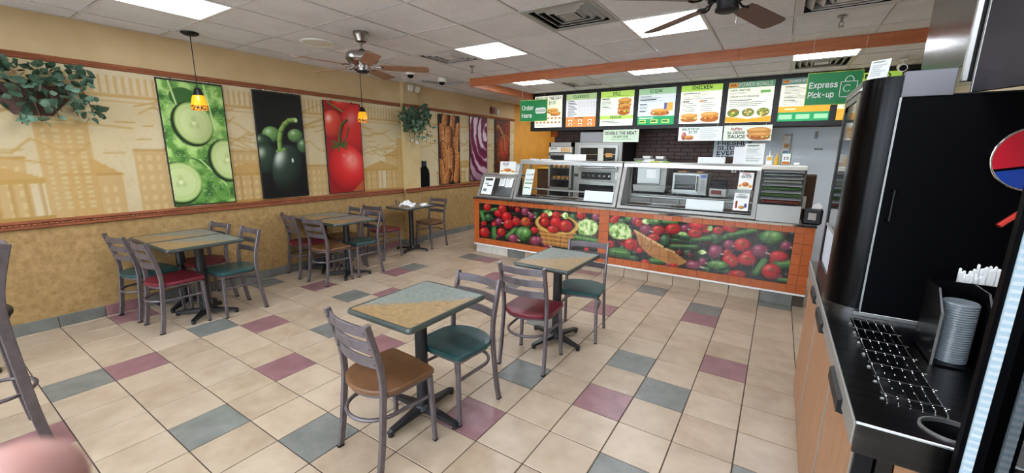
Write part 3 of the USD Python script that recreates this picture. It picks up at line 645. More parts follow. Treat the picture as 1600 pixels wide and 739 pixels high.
# ceiling fans (at rest)
def fan(label, loc, phase, blade, metal, pull):
    t = thing('ceiling_fan', label, 'fan', loc)
    obj('canopy', lathe([(0, -.001), (.072, -.001), (.074, -.02), (.066, -.035), (.05, -.085), (.034, -.095), (0, -.095)], 28), metal, t)
    obj('downrod', cyl((0, 0, -.09), (0, 0, -.185), .012, 12), metal, t); obj('collar', cyl((0, 0, -.15), (0, 0, -.182), .021, 14), 'black_plastic', t)
    obj('motor_housing', lathe([(0, -.178), (.06, -.18), (.125, -.185), (.145, -.20), (.15, -.225), (.148, -.25), (.13, -.275), (.06, -.285), (0, -.285)], 36), metal, t)
    sw = obj('switch_housing', lathe([(0, -.28), (.052, -.28), (.056, -.30), (.052, -.345), (.056, -.35), (.05, -.36), (0, -.36)], 24), metal, t)
    obj('end_ring', lathe([(.05, -.345), (.058, -.348), (.058, -.36), (.04, -.368), (0, -.368)], 24), 'black_plastic', sw)
    if pull: obj('pull_chain', tube([(.045, .03, -.36), (.046, .03, -.42)], .0025, 5), 'nickel', sw)
    for k in range(5):
        a = math.degrees(phase) + 72 * k
        o = [(.17, -.050), (.22, -.058), (.58, -.068), (.615, -.060), (.63, -.03), (.63, .03), (.615, .060), (.58, .068), (.22, .058), (.17, .050)]
        m = loft(o, [(-.0035, .002), (-.0015, 0), (.0015, 0), (.0035, .002)]); m = xf(m, rx=-12); m = xf(m, (0, 0, -.312), a)
        bl = obj('blade', m, blade, t, smooth=False)
        arm = cat(tube([(.10, 0, -.285), (.14, .012, -.312), (.175, .03, -.314), (.20, .018, -.312)], .006, 6), tube([(.10, 0, -.285), (.14, -.012, -.312), (.175, -.03, -.314), (.20, -.018, -.312)], .006, 6), box(.085, -.018, -.292, .125, .018, -.278, .003))
        obj('blade_iron', xf(arm, (0, 0, 0), a), metal, bl)
    return t
fan('silver five-blade ceiling fan over the aisle at the left', (.872, 2.038, ZC), .746, 'blade_wood', 'nickel', False)
fan('dark five-blade ceiling fan cut off by the top edge of the picture', (4.03, 1.90, ZC), 1.24, 'blade_dark', 'black_plastic', True)

# pendant lamps
def pendant(label, x, y, zb):
    t = thing('pendant_lamp', label, 'lamp', (x, y, zb), 0, None)
    h = ZC - zb
    obj('ceiling_rose', lathe([(0, h - .001), (.075, h - .001), (.073, h - .012), (.05, h - .026), (0, h - .028)], 24), 'black_plastic', t)
    obj('cord', cyl((0, 0, .20), (0, 0, h - .02), .004, 6), 'black_plastic', t); obj('socket_cap', lathe([(0, .205), (.02, .205), (.028, .195), (.042, .155), (.046, .138), (0, .138)], 20), 'black_plastic', t)
    obj('shade', lathe([(.046, .140), (.056, .12), (.066, .07), (.072, .02), (.073, 0), (.069, 0), (.062, .07), (.052, .12), (.043, .136)], 32), 'amber_glass', t, smooth=60)
    obj('bulb', trimesh.creation.icosphere(2, .026).apply_translation([0, 0, .075]), 'bulb', t, smooth=True)
mat('bulb', 'ffe0a0', .3, emit=('ffd890', 14.))
pendant('amber glass pendant lamp in front of the cucumber poster', -.59, 1.19, 1.99)
pendant('amber glass pendant lamp under the silver fan, beside the tomato poster', -.672, 3.185, 2.005)
# ================================================================ things on the left wall
def poster(label, y0, y1, z0, z1, ink):
    t = thing('poster', label, 'poster', (WX, y0, z0)); w, h = y1 - y0, z1 - z0
    obj('panel', box(.004, 0, 0, .026, w, h, .002), 'black_frame', t, smooth=False)
    ink.mesh('print', 'print_canvas', t, (.0265, .008, .008), 'x')
    for q in (.22, .78): obj('hanger', box(.0, q * w - .006, h - .002, .02, q * w + .006, h + .018, .002), 'nickel', t, smooth=False)
PW, PH = .571, 1.275
def newp(c): return Ink(PW, PH, 82, 176, c)
W_, H_ = .585, 1.285
# cucumber slices on lettuce
I = newp('5f9440'); n = I.noise(9, 1, 5); n2 = I.noise(22, 4, 3)
I.over(np.clip((n - .5) * 5, 0, 1), 'a9cf78'); I.over(np.clip((.44 - n) * 6, 0, .9), '2f5f28'); I.over(np.clip((abs(n2 - .5) < .02) * .35, 0, 1), 'c5dea0'); I.ell(.2, 1.12, .12, .1, '35602c')
I.line(.09, 1.28, .14, 1.02, .012, 'c4df9a'); I.line(.40, 1.27, .46, .80, .012, 'c4df9a'); I.line(.2, .5, .52, .33, .014, '2c5726'); I.line(.28, .48, .5, .2, .012, 'bfe090')
for u, v, rx, ry, an in ((.46, .67, .172, .215, 8), (.93, .37, .16, .22, 8), (.13, .19, .19, .21, 0)):
    x, y = u * W_, v * H_
    I.ell(x - .016, y - .012, rx + .016, ry + .018, '1f331a', an); I.ell(x, y, rx, ry, '8fae62', an); I.ell(x, y, rx * .93, ry * .93, 'b9cc88', an); I.ell(x, y, rx * .70, ry * .70, 'c3d394', an)
    for k in range(3):
        a = math.radians(90 + 120 * k); I.ell(x + .03 * math.cos(a), y + .045 * math.sin(a), .024, .034, 'b5c785', 0)
    I.ell(x, y, .02, .02, 'd5e0ae')
poster('tall poster of cucumber slices on lettuce', .975, 1.565, 1.005, 2.305, I)
# green peppers on black
I = newp('0b0d0c')
for u, v, rx, ry, d, m in ((.28, .60, .115, .105, '0f2013', '6f9a56'), (.80, .60, .105, .09, '0e1f12', '6a9354'), (.98, .50, .10, .10, '0c1a10', '4f7448'), (.06, .53, .13, .10, '0a1410', '2c4630'), (.12, .37, .16, .20, '080f0c', '2b4233')):
    I.ball(u * W_, v * H_, rx, ry, d, m, 'dfeecb', glint=.5, sharp=26)
I.ball(.60 * W_, .25 * H_, .225, .34, '050807', '2c4233', 'dfe8da', glint=.75, lx=-.55, ly=.55, sharp=22)
I.over(np.clip((.26 - I.Y) / .22, 0, 1) * .92, '08090a')
P = [(.43, .47), (.44, .56), (.49, .65), (.58, .71), (.68, .745), (.80, .755)]
for a, b in zip(P, P[1:]): I.rod(a[0] * W_, a[1] * H_, b[0] * W_, b[1] * H_, .03, '2c4a1c', '7fa34c', 'c4dc96')
I.ell(.83 * W_, .755 * H_, .022, .026, 'b9cf8a'); I.line(.36 * W_, .45 * H_, .52 * W_, .47 * H_, .03, '6f964a'); I.ell(.68 * W_, .36 * H_, .012, .026, 'cfe0d0')
poster('tall dark poster of green peppers', 1.875, 2.465, 1.005, 2.305, I)
# tomatoes
I = newp('8e1a18')
I.ball(.5 * W_, .97 * H_, .17, .12, '7d1210', 'd9352a'); I.rod(.1 * W_, .97 * H_, .75 * W_, .83 * H_, .012, '2f3a16', '6b7a34', 'a8b468'); I.ball(.9 * W_, .70 * H_, .32, .36, '7c0f12', 'cf2c26', glint=.15); I.ball(.2 * W_, .74 * H_, .17, .2, '8e1614', 'e0503c', 'ffd9c8', glint=.7)
I.ball(.5 * W_, .27 * H_, .32, .34, '8c0d12', 'dc2a26', 'ffd0c4', glint=.35, lx=.3, ly=.35, sharp=14); I.ell(.62 * W_, .38 * H_, .06, .035, 'e88a80', 20); I.ell(.70 * W_, .36 * H_, .035, .06, 'e27a70', -10); I.ell(.45 * W_, .41 * H_, .03, .02, 'd87068')
I.poly([(.36, .0), (.571, .0), (.571, .17)], 'a8562e')
for a in (-165, -140, -100, -40, -10, 25, 150): I.line(.35 * W_, .53 * H_, .35 * W_ + .13 * math.cos(math.radians(a)), .53 * H_ + .085 * math.sin(math.radians(a)), .026, '3d5a26')
for P, r in ((((.34, .54), (.37, .66), (.45, .75), (.58, .80)), .02), (((.42, .54), (.55, .62), (.63, .72)), .011)):
    for a, b in zip(P, P[1:]): I.rod(a[0] * W_, a[1] * H_, b[0] * W_, b[1] * H_, r, '1e2814', '46592a', '7d9050')
poster('tall poster of red tomatoes', 2.772, 3.364, 1.0, 2.28, I)
# loaves
I = newp('16100c'); r3 = np.random.default_rng(11)
for u0, v0, u1, v1, r in ((.30, .95, .22, .72, .085), (.68, .97, .62, .74, .085), (.95, .84, .86, .58, .085), (.08, .80, .14, .52, .09), (.46, .76, .40, .46, .10), (.74, .64, .76, .30, .095), (.18, .54, .30, .18, .105), (.54, .46, .52, .10, .10), (.96, .40, .80, .06, .09), (.04, .30, .16, .0, .09), (.40, .16, .30, .0, .08)):
    I.rod(u0 * W_ + .008, v0 * H_ - .008, u1 * W_ + .008, v1 * H_ - .008, r + .008, '1c0f08', '2a160c', '3a2010')
    I.rod(u0 * W_, v0 * H_, u1 * W_, v1 * H_, r, '5a2f14', 'b06c34', 'dcae70')
    for q in np.linspace(.1, .9, 4): I.line((u0 + (u1 - u0) * q) * W_ - r * .6, (v0 + (v1 - v0) * q) * H_ - .03, (u0 + (u1 - u0) * q) * W_ + r * .5, (v0 + (v1 - v0) * q) * H_ + .03, .012, '7c4a22')
sp = I.noise(60, 9, 2); I.over(((sp > .73) & (I.C.sum(-1) > .25)) * .55, 'f0d8a8')
poster('tall poster of seeded bread loaves', 5.035, 5.63, 1.0, 2.285, I)
# red onion rings
I = newp('6d1440'); 
for k in range(6):
    R = .10 + k * .155; n = I.noise(9, 20 + k, 3); an = np.arctan2(I.Y - 1.0, I.X - .56); d = np.hypot(I.X - .56, (I.Y - 1.0) / 1.45)
    w = .045 + .03 * np.sin(an * 2 + k * 1.3); I.over(np.clip((w - abs(d - R - (n - .5) * .06)) / .03, 0, 1) * (.95 if k < 4 else .6), 'e3c6d4'); I.over(np.clip((.022 - abs(d - R - .07 - (n - .5) * .05)) / .015, 0, 1) * .85, '45082a')
I.over(np.clip((.45 - I.Y) / .5, 0, 1) * .6, '5a0f38')
poster('tall poster of purple onion rings', 5.942, 6.532, 1.02, 2.315, I)
# wooden spoon of red spice
I = newp('3a1a12'); I.over(np.clip((I.X - .25) * 3, 0, .9), '7d2a1e'); I.ball(.62 * W_, .50 * H_, .22, .30, '4e120c', 'a83c26', 'd06848', glint=.3); n = I.noise(40, 3, 3); I.over((n > .58) * .25, 'c8603c')
for a, b in zip([(.15, .88), (.3, .84), (.5, .74), (.6, .62)], [(.3, .84), (.5, .74), (.6, .62), (.62, .5)]): I.rod(a[0] * W_, a[1] * H_, b[0] * W_, b[1] * H_, .05, '4c2a14', '9c6434', 'c8955c')
I.over((np.abs(np.hypot((I.X - .62 * W_) / .25, (I.Y - .47 * H_) / .36) - 1) < .05) * 1., '8a5a30')
poster('tall brown and red poster of spice on a spoon, farthest of the posters', 6.825, 7.415, 1.02, 2.315, I)

# bottle-shaped cutout between pier and bread poster
t = thing('bottle_cutout', 'black bottle-shaped wall cutout beside the pier', 'wall decoration', (WX, 4.645, .99))
o = [(-.115, 0), (.115, 0), (.115, .23), (.10, .29), (.045, .36), (.04, .44), (-.04, .44), (-.045, .36), (-.10, .29), (-.115, .23)]
obj('body', extr(o, .03, 'x', (.002, 0, 0)), 'bottle_dark', t, smooth=False); obj('neck_band', extr([(-.044, .37), (.044, .37), (.041, .41), (-.041, .41)], .006, 'x', (.032, 0, 0)), 'bottle_band', t, smooth=False); obj('cap', extr([(-.046, .425), (.046, .425), (.046, .455), (-.046, .455)], .036, 'x', (.002, 0, 0)), 'bottle_band', t, smooth=False)

# ivy in wall baskets
def leaf(r, g):
    a = g.uniform(0, 2 * math.pi); tilt = g.uniform(-.9, .9); s = r * g.uniform(.75, 1.25)
    pts = np.array([(0, 0, 0), (.55, .18, .10), (.85, .55, .05), (.45, .95, -.02), (0, 1.25, -.10), (-.45, .95, -.02), (-.85, .55, .05), (-.55, .18, .10), (0, .6, -.06)]) * s
    f = [[8, i, i + 1] for i in range(7)] + [[8, 7, 0]]
    return pts, f, a, tilt
def foliage(g, n, sample, r):
    V, F, k = [], [], 0
    for _ in range(n):
        c, out = sample(g); p, f, a, tl = leaf(r, g)
        R = trimesh.transformations.euler_matrix(g.uniform(.3, 1.5), tl, a)[:3, :3]; V.append(p @ R.T + c); F.append(np.array(f) + k); k += len(p)
    return np.concatenate(V), np.concatenate(F)
g = np.random.default_rng(21)
t = thing('ivy_basket', 'trailing artificial ivy in a wicker wall basket, top left', 'plant', (WX, .12, 2.05))
def half_basket(R, h, tz):
    rings = []; n = 18
    for z, r in ((tz, R), (tz - .02, R * 1.04), (tz - .05, R), (tz - h * .5, R * .78), (tz - h, R * .42)):
        rings.append([(max(r * math.sin(q), .002) * .55, -r * math.cos(q) * 1.2, z) for q in np.linspace(0, math.pi, n)])
    V = np.array(rings).reshape(-1, 3); F = []
    for i in range(4):
        for j in range(n - 1): A, B, D, E = i * n + j, i * n + j + 1, (i + 1) * n + j, (i + 1) * n + j + 1; F += [[A, D, E], [A, E, B]]
    for j in range(1, n - 1): F += [[0, j, j + 1], [4 * n, 4 * n + j + 1, 4 * n + j]]
    return trimesh.Trimesh(V, F, process=False)
obj('basket', half_basket(.22, .24, .06), 'wicker', t)
def s1(g):
    q = g.random(); y = g.uniform(-.32, .34); 
    z = g.uniform(.04, .22) if q < .55 else g.uniform(-.16, .1) - max(0, y) * .25
    return np.array([g.uniform(.05, .24), y + (.02 if q < .55 else .08), z]), None
obj('foliage', foliage(g, 150, s1, .048), 'leaf', t, smooth=False, kind='stuff')
def s1b(g): y = g.uniform(-.1, .36); return np.array([g.uniform(.06, .22), y, g.uniform(-.28, .12)]), None
obj('pale_foliage', foliage(g, 46, s1b, .045), 'leaf_pale', t, smooth=False, kind='stuff')
for k in range(5):
    y = -.15 + k * .11; obj('vine', tube([(.1, y, .06), (.16, y + .02, .0), (.15, y + .05, -.14 - .03 * (k % 3)), (.13, y + .06, -.26 + .03 * k)], .004, 5), 'vine', t)
t = thing('ivy_plant', 'bushy artificial ivy hung on the pier beside the bread poster', 'plant', (PX, 4.26, 2.06))
obj('holder', box(0, -.05, -.08, .07, .05, .06, .01), 'wicker', t, smooth=False)
def s2(g):
    while True:
        p = g.uniform(-1, 1, 3)
        if p @ p < 1: break
    return np.array([.13 + p[0] * .12, p[1] * .36 + .03, p[2] * .22 + .04 + (.09 if p[1] > .4 else 0)]), None
obj('foliage', foliage(g, 300, s2, .04), 'leaf', t, smooth=False, kind='stuff')
def s2b(g): return np.array([.2 + g.uniform(-.06, .06), g.uniform(-.1, .42), g.uniform(-.3, 0)]), None
obj('pale_foliage', foliage(g, 50, s2b, .038), 'leaf_pale', t, smooth=False, kind='stuff')
for k, (dy, dz) in enumerate(((-.02, -.29), (.09, -.33))): obj('tag', box(.08, dy - .03, dz, .09, dy + .03, dz + .06, .003), 'off_white', t, smooth=False)
for k in range(5): obj('vine', tube([(.05, -.04 + k * .03, .02), (.16, -.1 + k * .06, .05), (.18, -.16 + k * .1, -.1), (.16, -.12 + k * .09, -.3)], .0035, 5), 'vine', t)
# ================================================================ the service counter
MUR=[("g",1.243,0.397,0.151,0.120),("t",0.553,0.751,0.076,0.062),("r",0.779,0.672,0.090,0.061),("t",0.844,0.746,0.081,0.068),("r",0.925,0.631,0.095,0.081),("t",0.959,0.520,0.095,0.082),("t",1.100,0.575,0.077,0.067),("o",1.269,0.592,0.083,0.072),("t",0.500,0.337,0.104,0.086),("t",0.830,0.382,0.082,0.069),("t",1.121,0.762,0.046,0.040),("u",1.259,0.742,0.075,0.065),("u",1.372,0.687,0.059,0.052),("u",0.780,0.542,0.074,0.062),("C",0.423,0.654,0.457,0.559,0.053),("d",0.587,0.585,0.085,0.070),("C",0.492,0.681,0.729,0.736,0.028),("C",0.672,0.413,0.672,0.301,0.059),("C",0.945,0.320,1.087,0.446,0.048),("u",1.057,0.306,0.102,0.075),("u",1.456,0.317,0.110,0.079),("C",0.317,0.559,0.352,0.506,0.029),("u",1.505,0.336,0.065,0.059),("u",1.638,0.283,0.070,0.064),("l",2.255,0.618,0.167,0.119),("t",2.155,0.776,0.071,0.067),("u",2.370,0.769,0.060,0.058),("d",2.040,0.732,0.064,0.060),("C",2.018,0.447,2.422,0.432,0.050),("B",1.779,0.611,0.342,0.147),("l",1.648,0.757,0.075,0.045),("l",1.914,0.748,0.054,0.050),("t",1.586,0.694,0.070,0.063),("t",1.774,0.729,0.071,0.065),("r",1.772,0.633,0.092,0.085),("t",1.595,0.615,0.079,0.071),("t",1.927,0.593,0.113,0.089),("t",1.732,0.526,0.099,0.057),("t",2.620,0.747,0.061,0.044),("d",2.729,0.739,0.052,0.053),("g",2.813,0.785,0.049,0.049),("u",2.906,0.776,0.066,0.067),("t",2.944,0.749,0.054,0.055),("C",2.546,0.682,2.618,0.575,0.058),("l",2.718,0.612,0.167,0.114),("l",3.032,0.776,0.056,0.036),("g",3.142,0.782,0.080,0.042),("C",3.233,0.791,3.389,0.795,0.033),("t",3.191,0.684,0.085,0.054),("t",3.373,0.723,0.092,0.059),("t",3.147,0.582,0.074,0.055),("u",3.040,0.667,0.079,0.071),("d",3.286,0.563,0.069,0.078),("Z",3.386,0.582,3.643,0.603,0.041),("t",2.595,0.423,0.054,0.054),("t",2.867,0.453,0.097,0.082),("C",2.621,0.315,2.802,0.316,0.076),("d",2.917,0.282,0.073,0.038),("C",3.136,0.278,3.275,0.287,0.043),("r",3.066,0.254,0.053,0.031),("P",2.897,0.645,3.259,0.481,3.454,0.315,3.368,0.265,3.106,0.348,2.978,0.455),("r",3.413,0.266,0.049,0.024),("t",3.365,0.713,0.089,0.065),("u",3.499,0.740,0.053,0.046),("r",3.637,0.784,0.102,0.051),("t",3.615,0.690,0.082,0.057),("Z",3.393,0.646,3.535,0.639,0.047),("Z",3.361,0.498,3.641,0.525,0.033),("l",3.478,0.673,0.048,0.023),("d",3.844,0.655,0.083,0.078),("C",3.612,0.614,3.784,0.647,0.035),("t",3.854,0.751,0.056,0.044),("l",3.767,0.770,0.028,0.031),("r",3.976,0.793,0.080,0.041),("C",3.930,0.677,4.060,0.726,0.029),("u",3.731,0.357,0.046,0.052),("u",3.641,0.301,0.095,0.053),("u",3.855,0.497,0.082,0.088),("u",3.982,0.600,0.059,0.061),("t",3.978,0.504,0.046,0.044),("t",4.015,0.430,0.083,0.067),("g",3.901,0.343,0.122,0.059),("C",3.881,0.294,3.991,0.289,0.034),("C",3.748,0.283,3.790,0.279,0.023),("l",3.719,0.477,0.046,0.029),("P",3.297,0.459,3.401,0.432,3.563,0.336,3.481,0.275,3.309,0.321),("t",3.992,0.789,0.056,0.045),("C",3.977,0.709,4.222,0.796,0.034),("g",4.388,0.734,0.116,0.086),("C",4.293,0.734,4.430,0.726,0.044),("C",4.444,0.778,4.493,0.710,0.025),("u",4.525,0.658,0.054,0.055),("t",4.117,0.616,0.085,0.077),("u",4.291,0.569,0.085,0.078),("t",4.179,0.455,0.095,0.071),("r",4.473,0.539,0.088,0.059),("C",4.288,0.322,4.347,0.462,0.041),("C",4.474,0.444,4.574,0.460,0.056),("t",4.422,0.359,0.090,0.091),("t",4.045,0.401,0.056,0.055),("t",4.116,0.272,0.077,0.046),("C",4.505,0.277,4.586,0.286,0.023)]
mat('bright_strip', 'f0f2f2', .45, metal=.2)
CY = 4.49                                             # face of the counter
ctr = thing('service_counter', 'long service counter clad in orange tiles with two vegetable tile murals', 'counter', (0, 0, 0))
obj('core', box(.295, CY + .012, .13, 4.75, 5.30, .885), 'grout_light', ctr, smooth=False)
obj('plinth_core', box(.305, 4.53, 0, 4.75, 5.28, .13), 'grout', ctr, smooth=False)
obj('end_panel', box(.286, CY + .004, .13, .296, 5.30, .885), 'steel_soft', ctr, smooth=False)
for k in range(-1, 15):                               # plinth of floor-type tiles
    a, b = max(k * S + .30 - .002, .305), min((k + 1) * S + .30 - .007, 4.745)
    a, b = max(k * S + .003, .305), min((k + 1) * S - .003, 4.745)
    if b - a > .03: obj('plinth_tile', box(a, 4.516, 0, b, 4.531, .128, .002), 'tile_grey' if k in (3, 14) else 'tile_white' if k < 3 else 'tile_beige_b', ctr, smooth=False)
obj('kick_strip', box(.286, CY - .004, .132, 4.752, CY + .012, .152, .002), 'bright_strip', ctr, smooth=False, label='bright metal strip under the tiles')
# murals painted on 18 x 5 tiles each
COL = {'t': ('5c0a0e', 'c41f26', 'ff9a86'), 'r': ('5c0a10', 'c81f26', 'f08078'), 'o': ('6d1810', 'c8502c', 'f0c070'), 'u': ('2c0c18', '8c3550', 'd8a0b0'), 'd': ('0c1a10', '345a36', 'a8c49a'), 'g': ('10220f', '4d8040', 'c0dca0'), 'l': None}
def veg(I, x0, z0):
    I.over(np.clip((I.noise(9, 3) - .45) * 2, 0, .6), '1d2b1c')
    rr = np.random.default_rng(int(x0 * 100))
    for q in range(110):
        x, z, r = rr.uniform(0, I.W), rr.uniform(0, I.H), rr.uniform(.03, .06); c = ('t', 'u', 'd', 'd', 'r')[q % 5]; I.ball(x, z, r * 1.15, r, '0a0a0a', COL[c][0] if q % 3 else COL[c][1], glint=.12)
    for it in sorted(MUR, key=lambda i: 0 if i[0] in 'CZd' else 1):
        k, a = it[0], it[1:]
        if k in 'trou':
            x, z, rx, rz = a[0] - x0, a[1] - z0, a[2], a[3]
            if not -.3 < x < I.W + .3: continue
            I.ball(x, z, rx, rz, *COL[k], glint=.55, sharp=24)
            if k in 'to':
                for q in range(5):
                    an = math.radians(q * 72 + 20); I.line(x, z + rz * .25, x + rx * .38 * math.cos(an), z + rz * .25 + rz * .28 * math.sin(an), .008, '2f4a1e')
            if k == 'u': I.line(x + rx * .7, z - rz * .1, x + rx * 1.1, z - rz * .2, .012, 'd8c0b0')
        elif k in 'dg':
            x, z, rx, rz = a[0] - x0, a[1] - z0, a[2], a[3]
            if not -.3 < x < I.W + .3: continue
            I.ball(x, z, rx, rz, *COL[k], glint=.5, sharp=18)
            for q in (-.35, .25): I.ell(x + q * rx, z, rx * .03, rz * .8, COL[k][0], q * 30)
            if k == 'g': I.ball(x + .3 * rx, z + .15 * rz, rx * .55, rz * .7, '14300f', '5f9448', 'd0e8b0', glint=.5, sharp=18)
        elif k == 'l':
            x, z, rx, rz = a[0] - x0, a[1] - z0, a[2], a[3]
            if not -.3 < x < I.W + .3: continue
            u, v = I.loc(x, z, rx, rz); n = I.noise(26, 8, 3); d = np.hypot(u, v) + (n - .5) * .5
            m = np.clip((1 - d) * 8, 0, 1); I.over(m, 'a9c878'); I.over(m * np.clip((n - .52) * 9, 0, 1), 'dcebb0'); I.over(m * np.clip((.44 - n) * 9, 0, 1), '5f8a3c')
        elif k in 'CZ':
            x1, z1, x2, z2, r = a[0] - x0, a[1] - z0, a[2] - x0, a[3] - z0, a[4]
            if not -.4 < x1 < I.W + .4: continue
            I.rod(x1, z1, x2, z2, r, '0e1f0e', '3a6632' if k == 'C' else '28482c', '93b97a'); I.rod(x1, z1 + r * .3, x2, z2 + r * .3, r * .12, '5c8a44', '7aa85c', '98c078')
        elif k == 'B':
            x, z, rx, rz = a[0] - x0, a[1] - z0, a[2], a[3]
            if not -.3 < x < I.W + .3: continue
            I.poly([(x - rx, z), (x + rx, z), (x + rx * .55, z - .32), (x - rx * .55, z - .32)], '9a6a34')
            for q in range(7): I.line(x - rx * .95 + q * rx * .31, z, x - rx * .6 + q * rx * .2, z - .32, .012, '6d4420')
            for q in range(4): I.line(x - rx * (.9 - q * .1), z - .1 - q * .06, x + rx * (.9 - q * .1), z - .1 - q * .06, .014, 'c8904c')
            I.ell(x, z, rx, rz, 'c8a054'); I.ell(x, z + .008, rx * .86, rz * .80, '2a1c12')
        elif k == 'P':
            p = [(a[i] - x0, a[i + 1] - z0) for i in range(0, len(a), 2)]
            if not -.4 < p[0][0] < I.W + .4: continue
            I.poly(p, 'a87444'); I.line(*p[0], *p[1], .022, 'd8b078')
            for q in (.2, .4, .6, .8): I.line(p[0][0] + (p[1][0] - p[0][0]) * q, p[0][1] + (p[1][1] - p[0][1]) * q, p[-1][0] + (p[-2][0] - p[-1][0]) * q, p[-1][1] + (p[-2][1] - p[-1][1]) * q, .008, '7c4c28')
NC, NR, Q = 18, 5, 13
for x0, x1, lab in ((.392, 2.414, 'left'), (2.556, 4.578, 'right')):
    z0, z1 = .245, .812; W, H = x1 - x0, z1 - z0
    I = Ink(W, H, NC * (Q - 1) + 1, NR * (Q - 1) + 1, '141a14'); veg(I, x0, z0)
    for r in range(NR):
        for c in range(NC):
            sx, sz = slice(c * (Q - 1), c * (Q - 1) + Q), slice(r * (Q - 1), r * (Q - 1) + Q)
            X, Z, K = I.X[sz, sx].copy(), I.Y[sz, sx].copy(), I.C[sz, sx].reshape(-1, 3)
            gx, gz = .0014, .0014
            X = np.clip(X, X.min() + gx, X.max() - gx); Z = np.clip(Z, Z.min() + gz, Z.max() - gz)
            P = np.stack([x0 + X, np.full_like(X, CY), z0 + Z], -1)
            ring = [(0, j) for j in range(Q)] + [(i, Q - 1) for i in range(1, Q)] + [(Q - 1, j) for j in range(Q - 2, -1, -1)] + [(i, 0) for i in range(Q - 2, 0, -1)]
            ri = np.array([i * Q + j for i, j in ring]); P = P.reshape(-1, 3); skirt = P[ri] + [0, .010, 0]; n = len(P)
            i_ = np.arange(Q - 1)[:, None] * Q + np.arange(Q - 1)[None]; q = np.stack([i_, i_ + 1, i_ + Q + 1, i_ + Q], -1).reshape(-1, 4)
            F = [q[:, [0, 1, 2]], q[:, [0, 2, 3]]]; m = len(ri); a = np.arange(m); b = (a + 1) % m
            F += [np.stack([ri[a], n + a, n + b], 1), np.stack([ri[a], n + b, ri[b]], 1)]
            ink_mesh('mural_tile', trimesh.Trimesh(np.vstack([P, skirt]), np.vstack(F), process=False), np.vstack([K, K[ri]]), 'print_tile', ctr)
# plain orange tiles round the murals
def otile(x0, z0, x1, z1, m='orange_tile'): obj('border_tile', box(x0 + .0014, CY, z0 + .0014, x1 - .0014, CY + .012, z1 - .0014, .0015), m, ctr, smooth=False)
TW = 2.022 / 18; TH = .567 / 5
cols = [.286] + [.392 + k * TW for k in range(19)] + [2.556 + k * TW for k in range(19)] + [4.664, 4.752]
for k, (a, b) in enumerate(zip(cols, cols[1:])):
    otile(a, .152, b, .245); otile(a, .812, b, .886, 'orange_tile_pale' if k in (25, 26, 28) else 'orange_tile')
for r in range(5):
    z = .245 + r * TH
    for a, b in ((.286, .392), (2.414, 2.556), (4.578, 4.664), (4.664, 4.752)): otile(a, z, b, z + TH)
wt = thing('counter_top', 'stainless steel worktop along the service counter', 'worktop', (0, 0, 0))
obj('top', box(.28, CY - .012, .886, 4.76, 5.32, .904, .004), 'steel_satin', wt, smooth=False)
obj('front_lip', box(.28, CY - .016, .878, 4.76, CY - .012, .904, .001), 'chrome', wt, smooth=False)

# ---------------------------------------------------------------- glass cases on the counter
def case(name, label, x0, x1, zt, y1, sides=(True, True)):
    t = thing(name, label, 'display case', (0, 0, 0))
    yb, zb = 4.507, .919; w = .045
    P = lambda f, o=0: (yb + (y1 - yb) * f, zb + (zt - zb) * f)
    sl = np.array([y1 - yb, zt - zb]); L = np.hypot(*sl); sl = sl / L; nn = np.array([-sl[1], sl[0]])
    def bar(xa, xb, f0, f1, th=.035):
        a, b = np.array(P(f0)), np.array(P(f1)); c = [a, b, b - nn * th, a - nn * th]
        return hull([(x, *p) for x in (xa, xb) for p in c])
    obj('post', bar(x0, x0 + w, 0, 1), 'steel_soft', t, smooth=False); obj('post', bar(x1 - w, x1, 0, 1), 'steel_soft', t, smooth=False)
    obj('bottom_rail', bar(x0 + w, x1 - w, 0, .06), 'steel_soft', t, smooth=False)
    obj('black_gasket', bar(x0 + w, x1 - w, .06, .085, .012), 'black_plastic', t, smooth=False)
    yy, zz = P(1)
    cap = [(yy - .012, zz - .03), (yy - .012, zz + .012), (yy + .005, zz + .03), (yy + .05, zz + .036), (5.02, zz + .036), (5.02, zz + .016), (yy + .05, zz + .014), (yy + .02, zz - .03)]
    obj('top_shelf', extr([(p[0], p[1]) for p in cap], x1 - x0, 'x', (x0, 0, 0)), 'steel_satin', t, smooth=False)
    obj('glass', bar(x0 + w - .008, x1 - w + .008, .07, .97, .006), 'pane', t, smooth=False)
    for s, x in zip(sides, (x0 + .004, x1 - .01)):
        if s: obj('side_glass', extr([(yb + .04, zb), (5.0, zb), (5.0, zt + .01), (y1 + .03, zt - .01)], .006, 'x', (x, 0, 0)), 'pane', t, smooth=False)
    obj('rear_post', box(x0 + .004, 4.985, .905, x0 + .03, 5.015, zt + .02, .003), 'steel_soft', t, smooth=False); obj('rear_post', box(x1 - .03, 4.985, .905, x1 - .004, 5.015, zt + .02, .003), 'steel_soft', t, smooth=False)
    return t, P, sl
c0, P0_, s0 = case('display_case', 'low sloped soup case at the left end of the counter', .33, 1.00, 1.235, 4.66)
obj('back_panel', box(.36, 4.85, .905, .97, 4.86, 1.22), 'grey_plastic', c0, smooth=False)
c1, P1_, s1_ = case('display_case', 'left of two tall sloped glass sandwich cases', 1.02, 2.615, 1.47, 4.72)
c2, P2_, s2_ = case('display_case', 'right of two tall sloped glass sandwich cases, holding the slicer view', 2.635, 4.20, 1.47, 4.72)
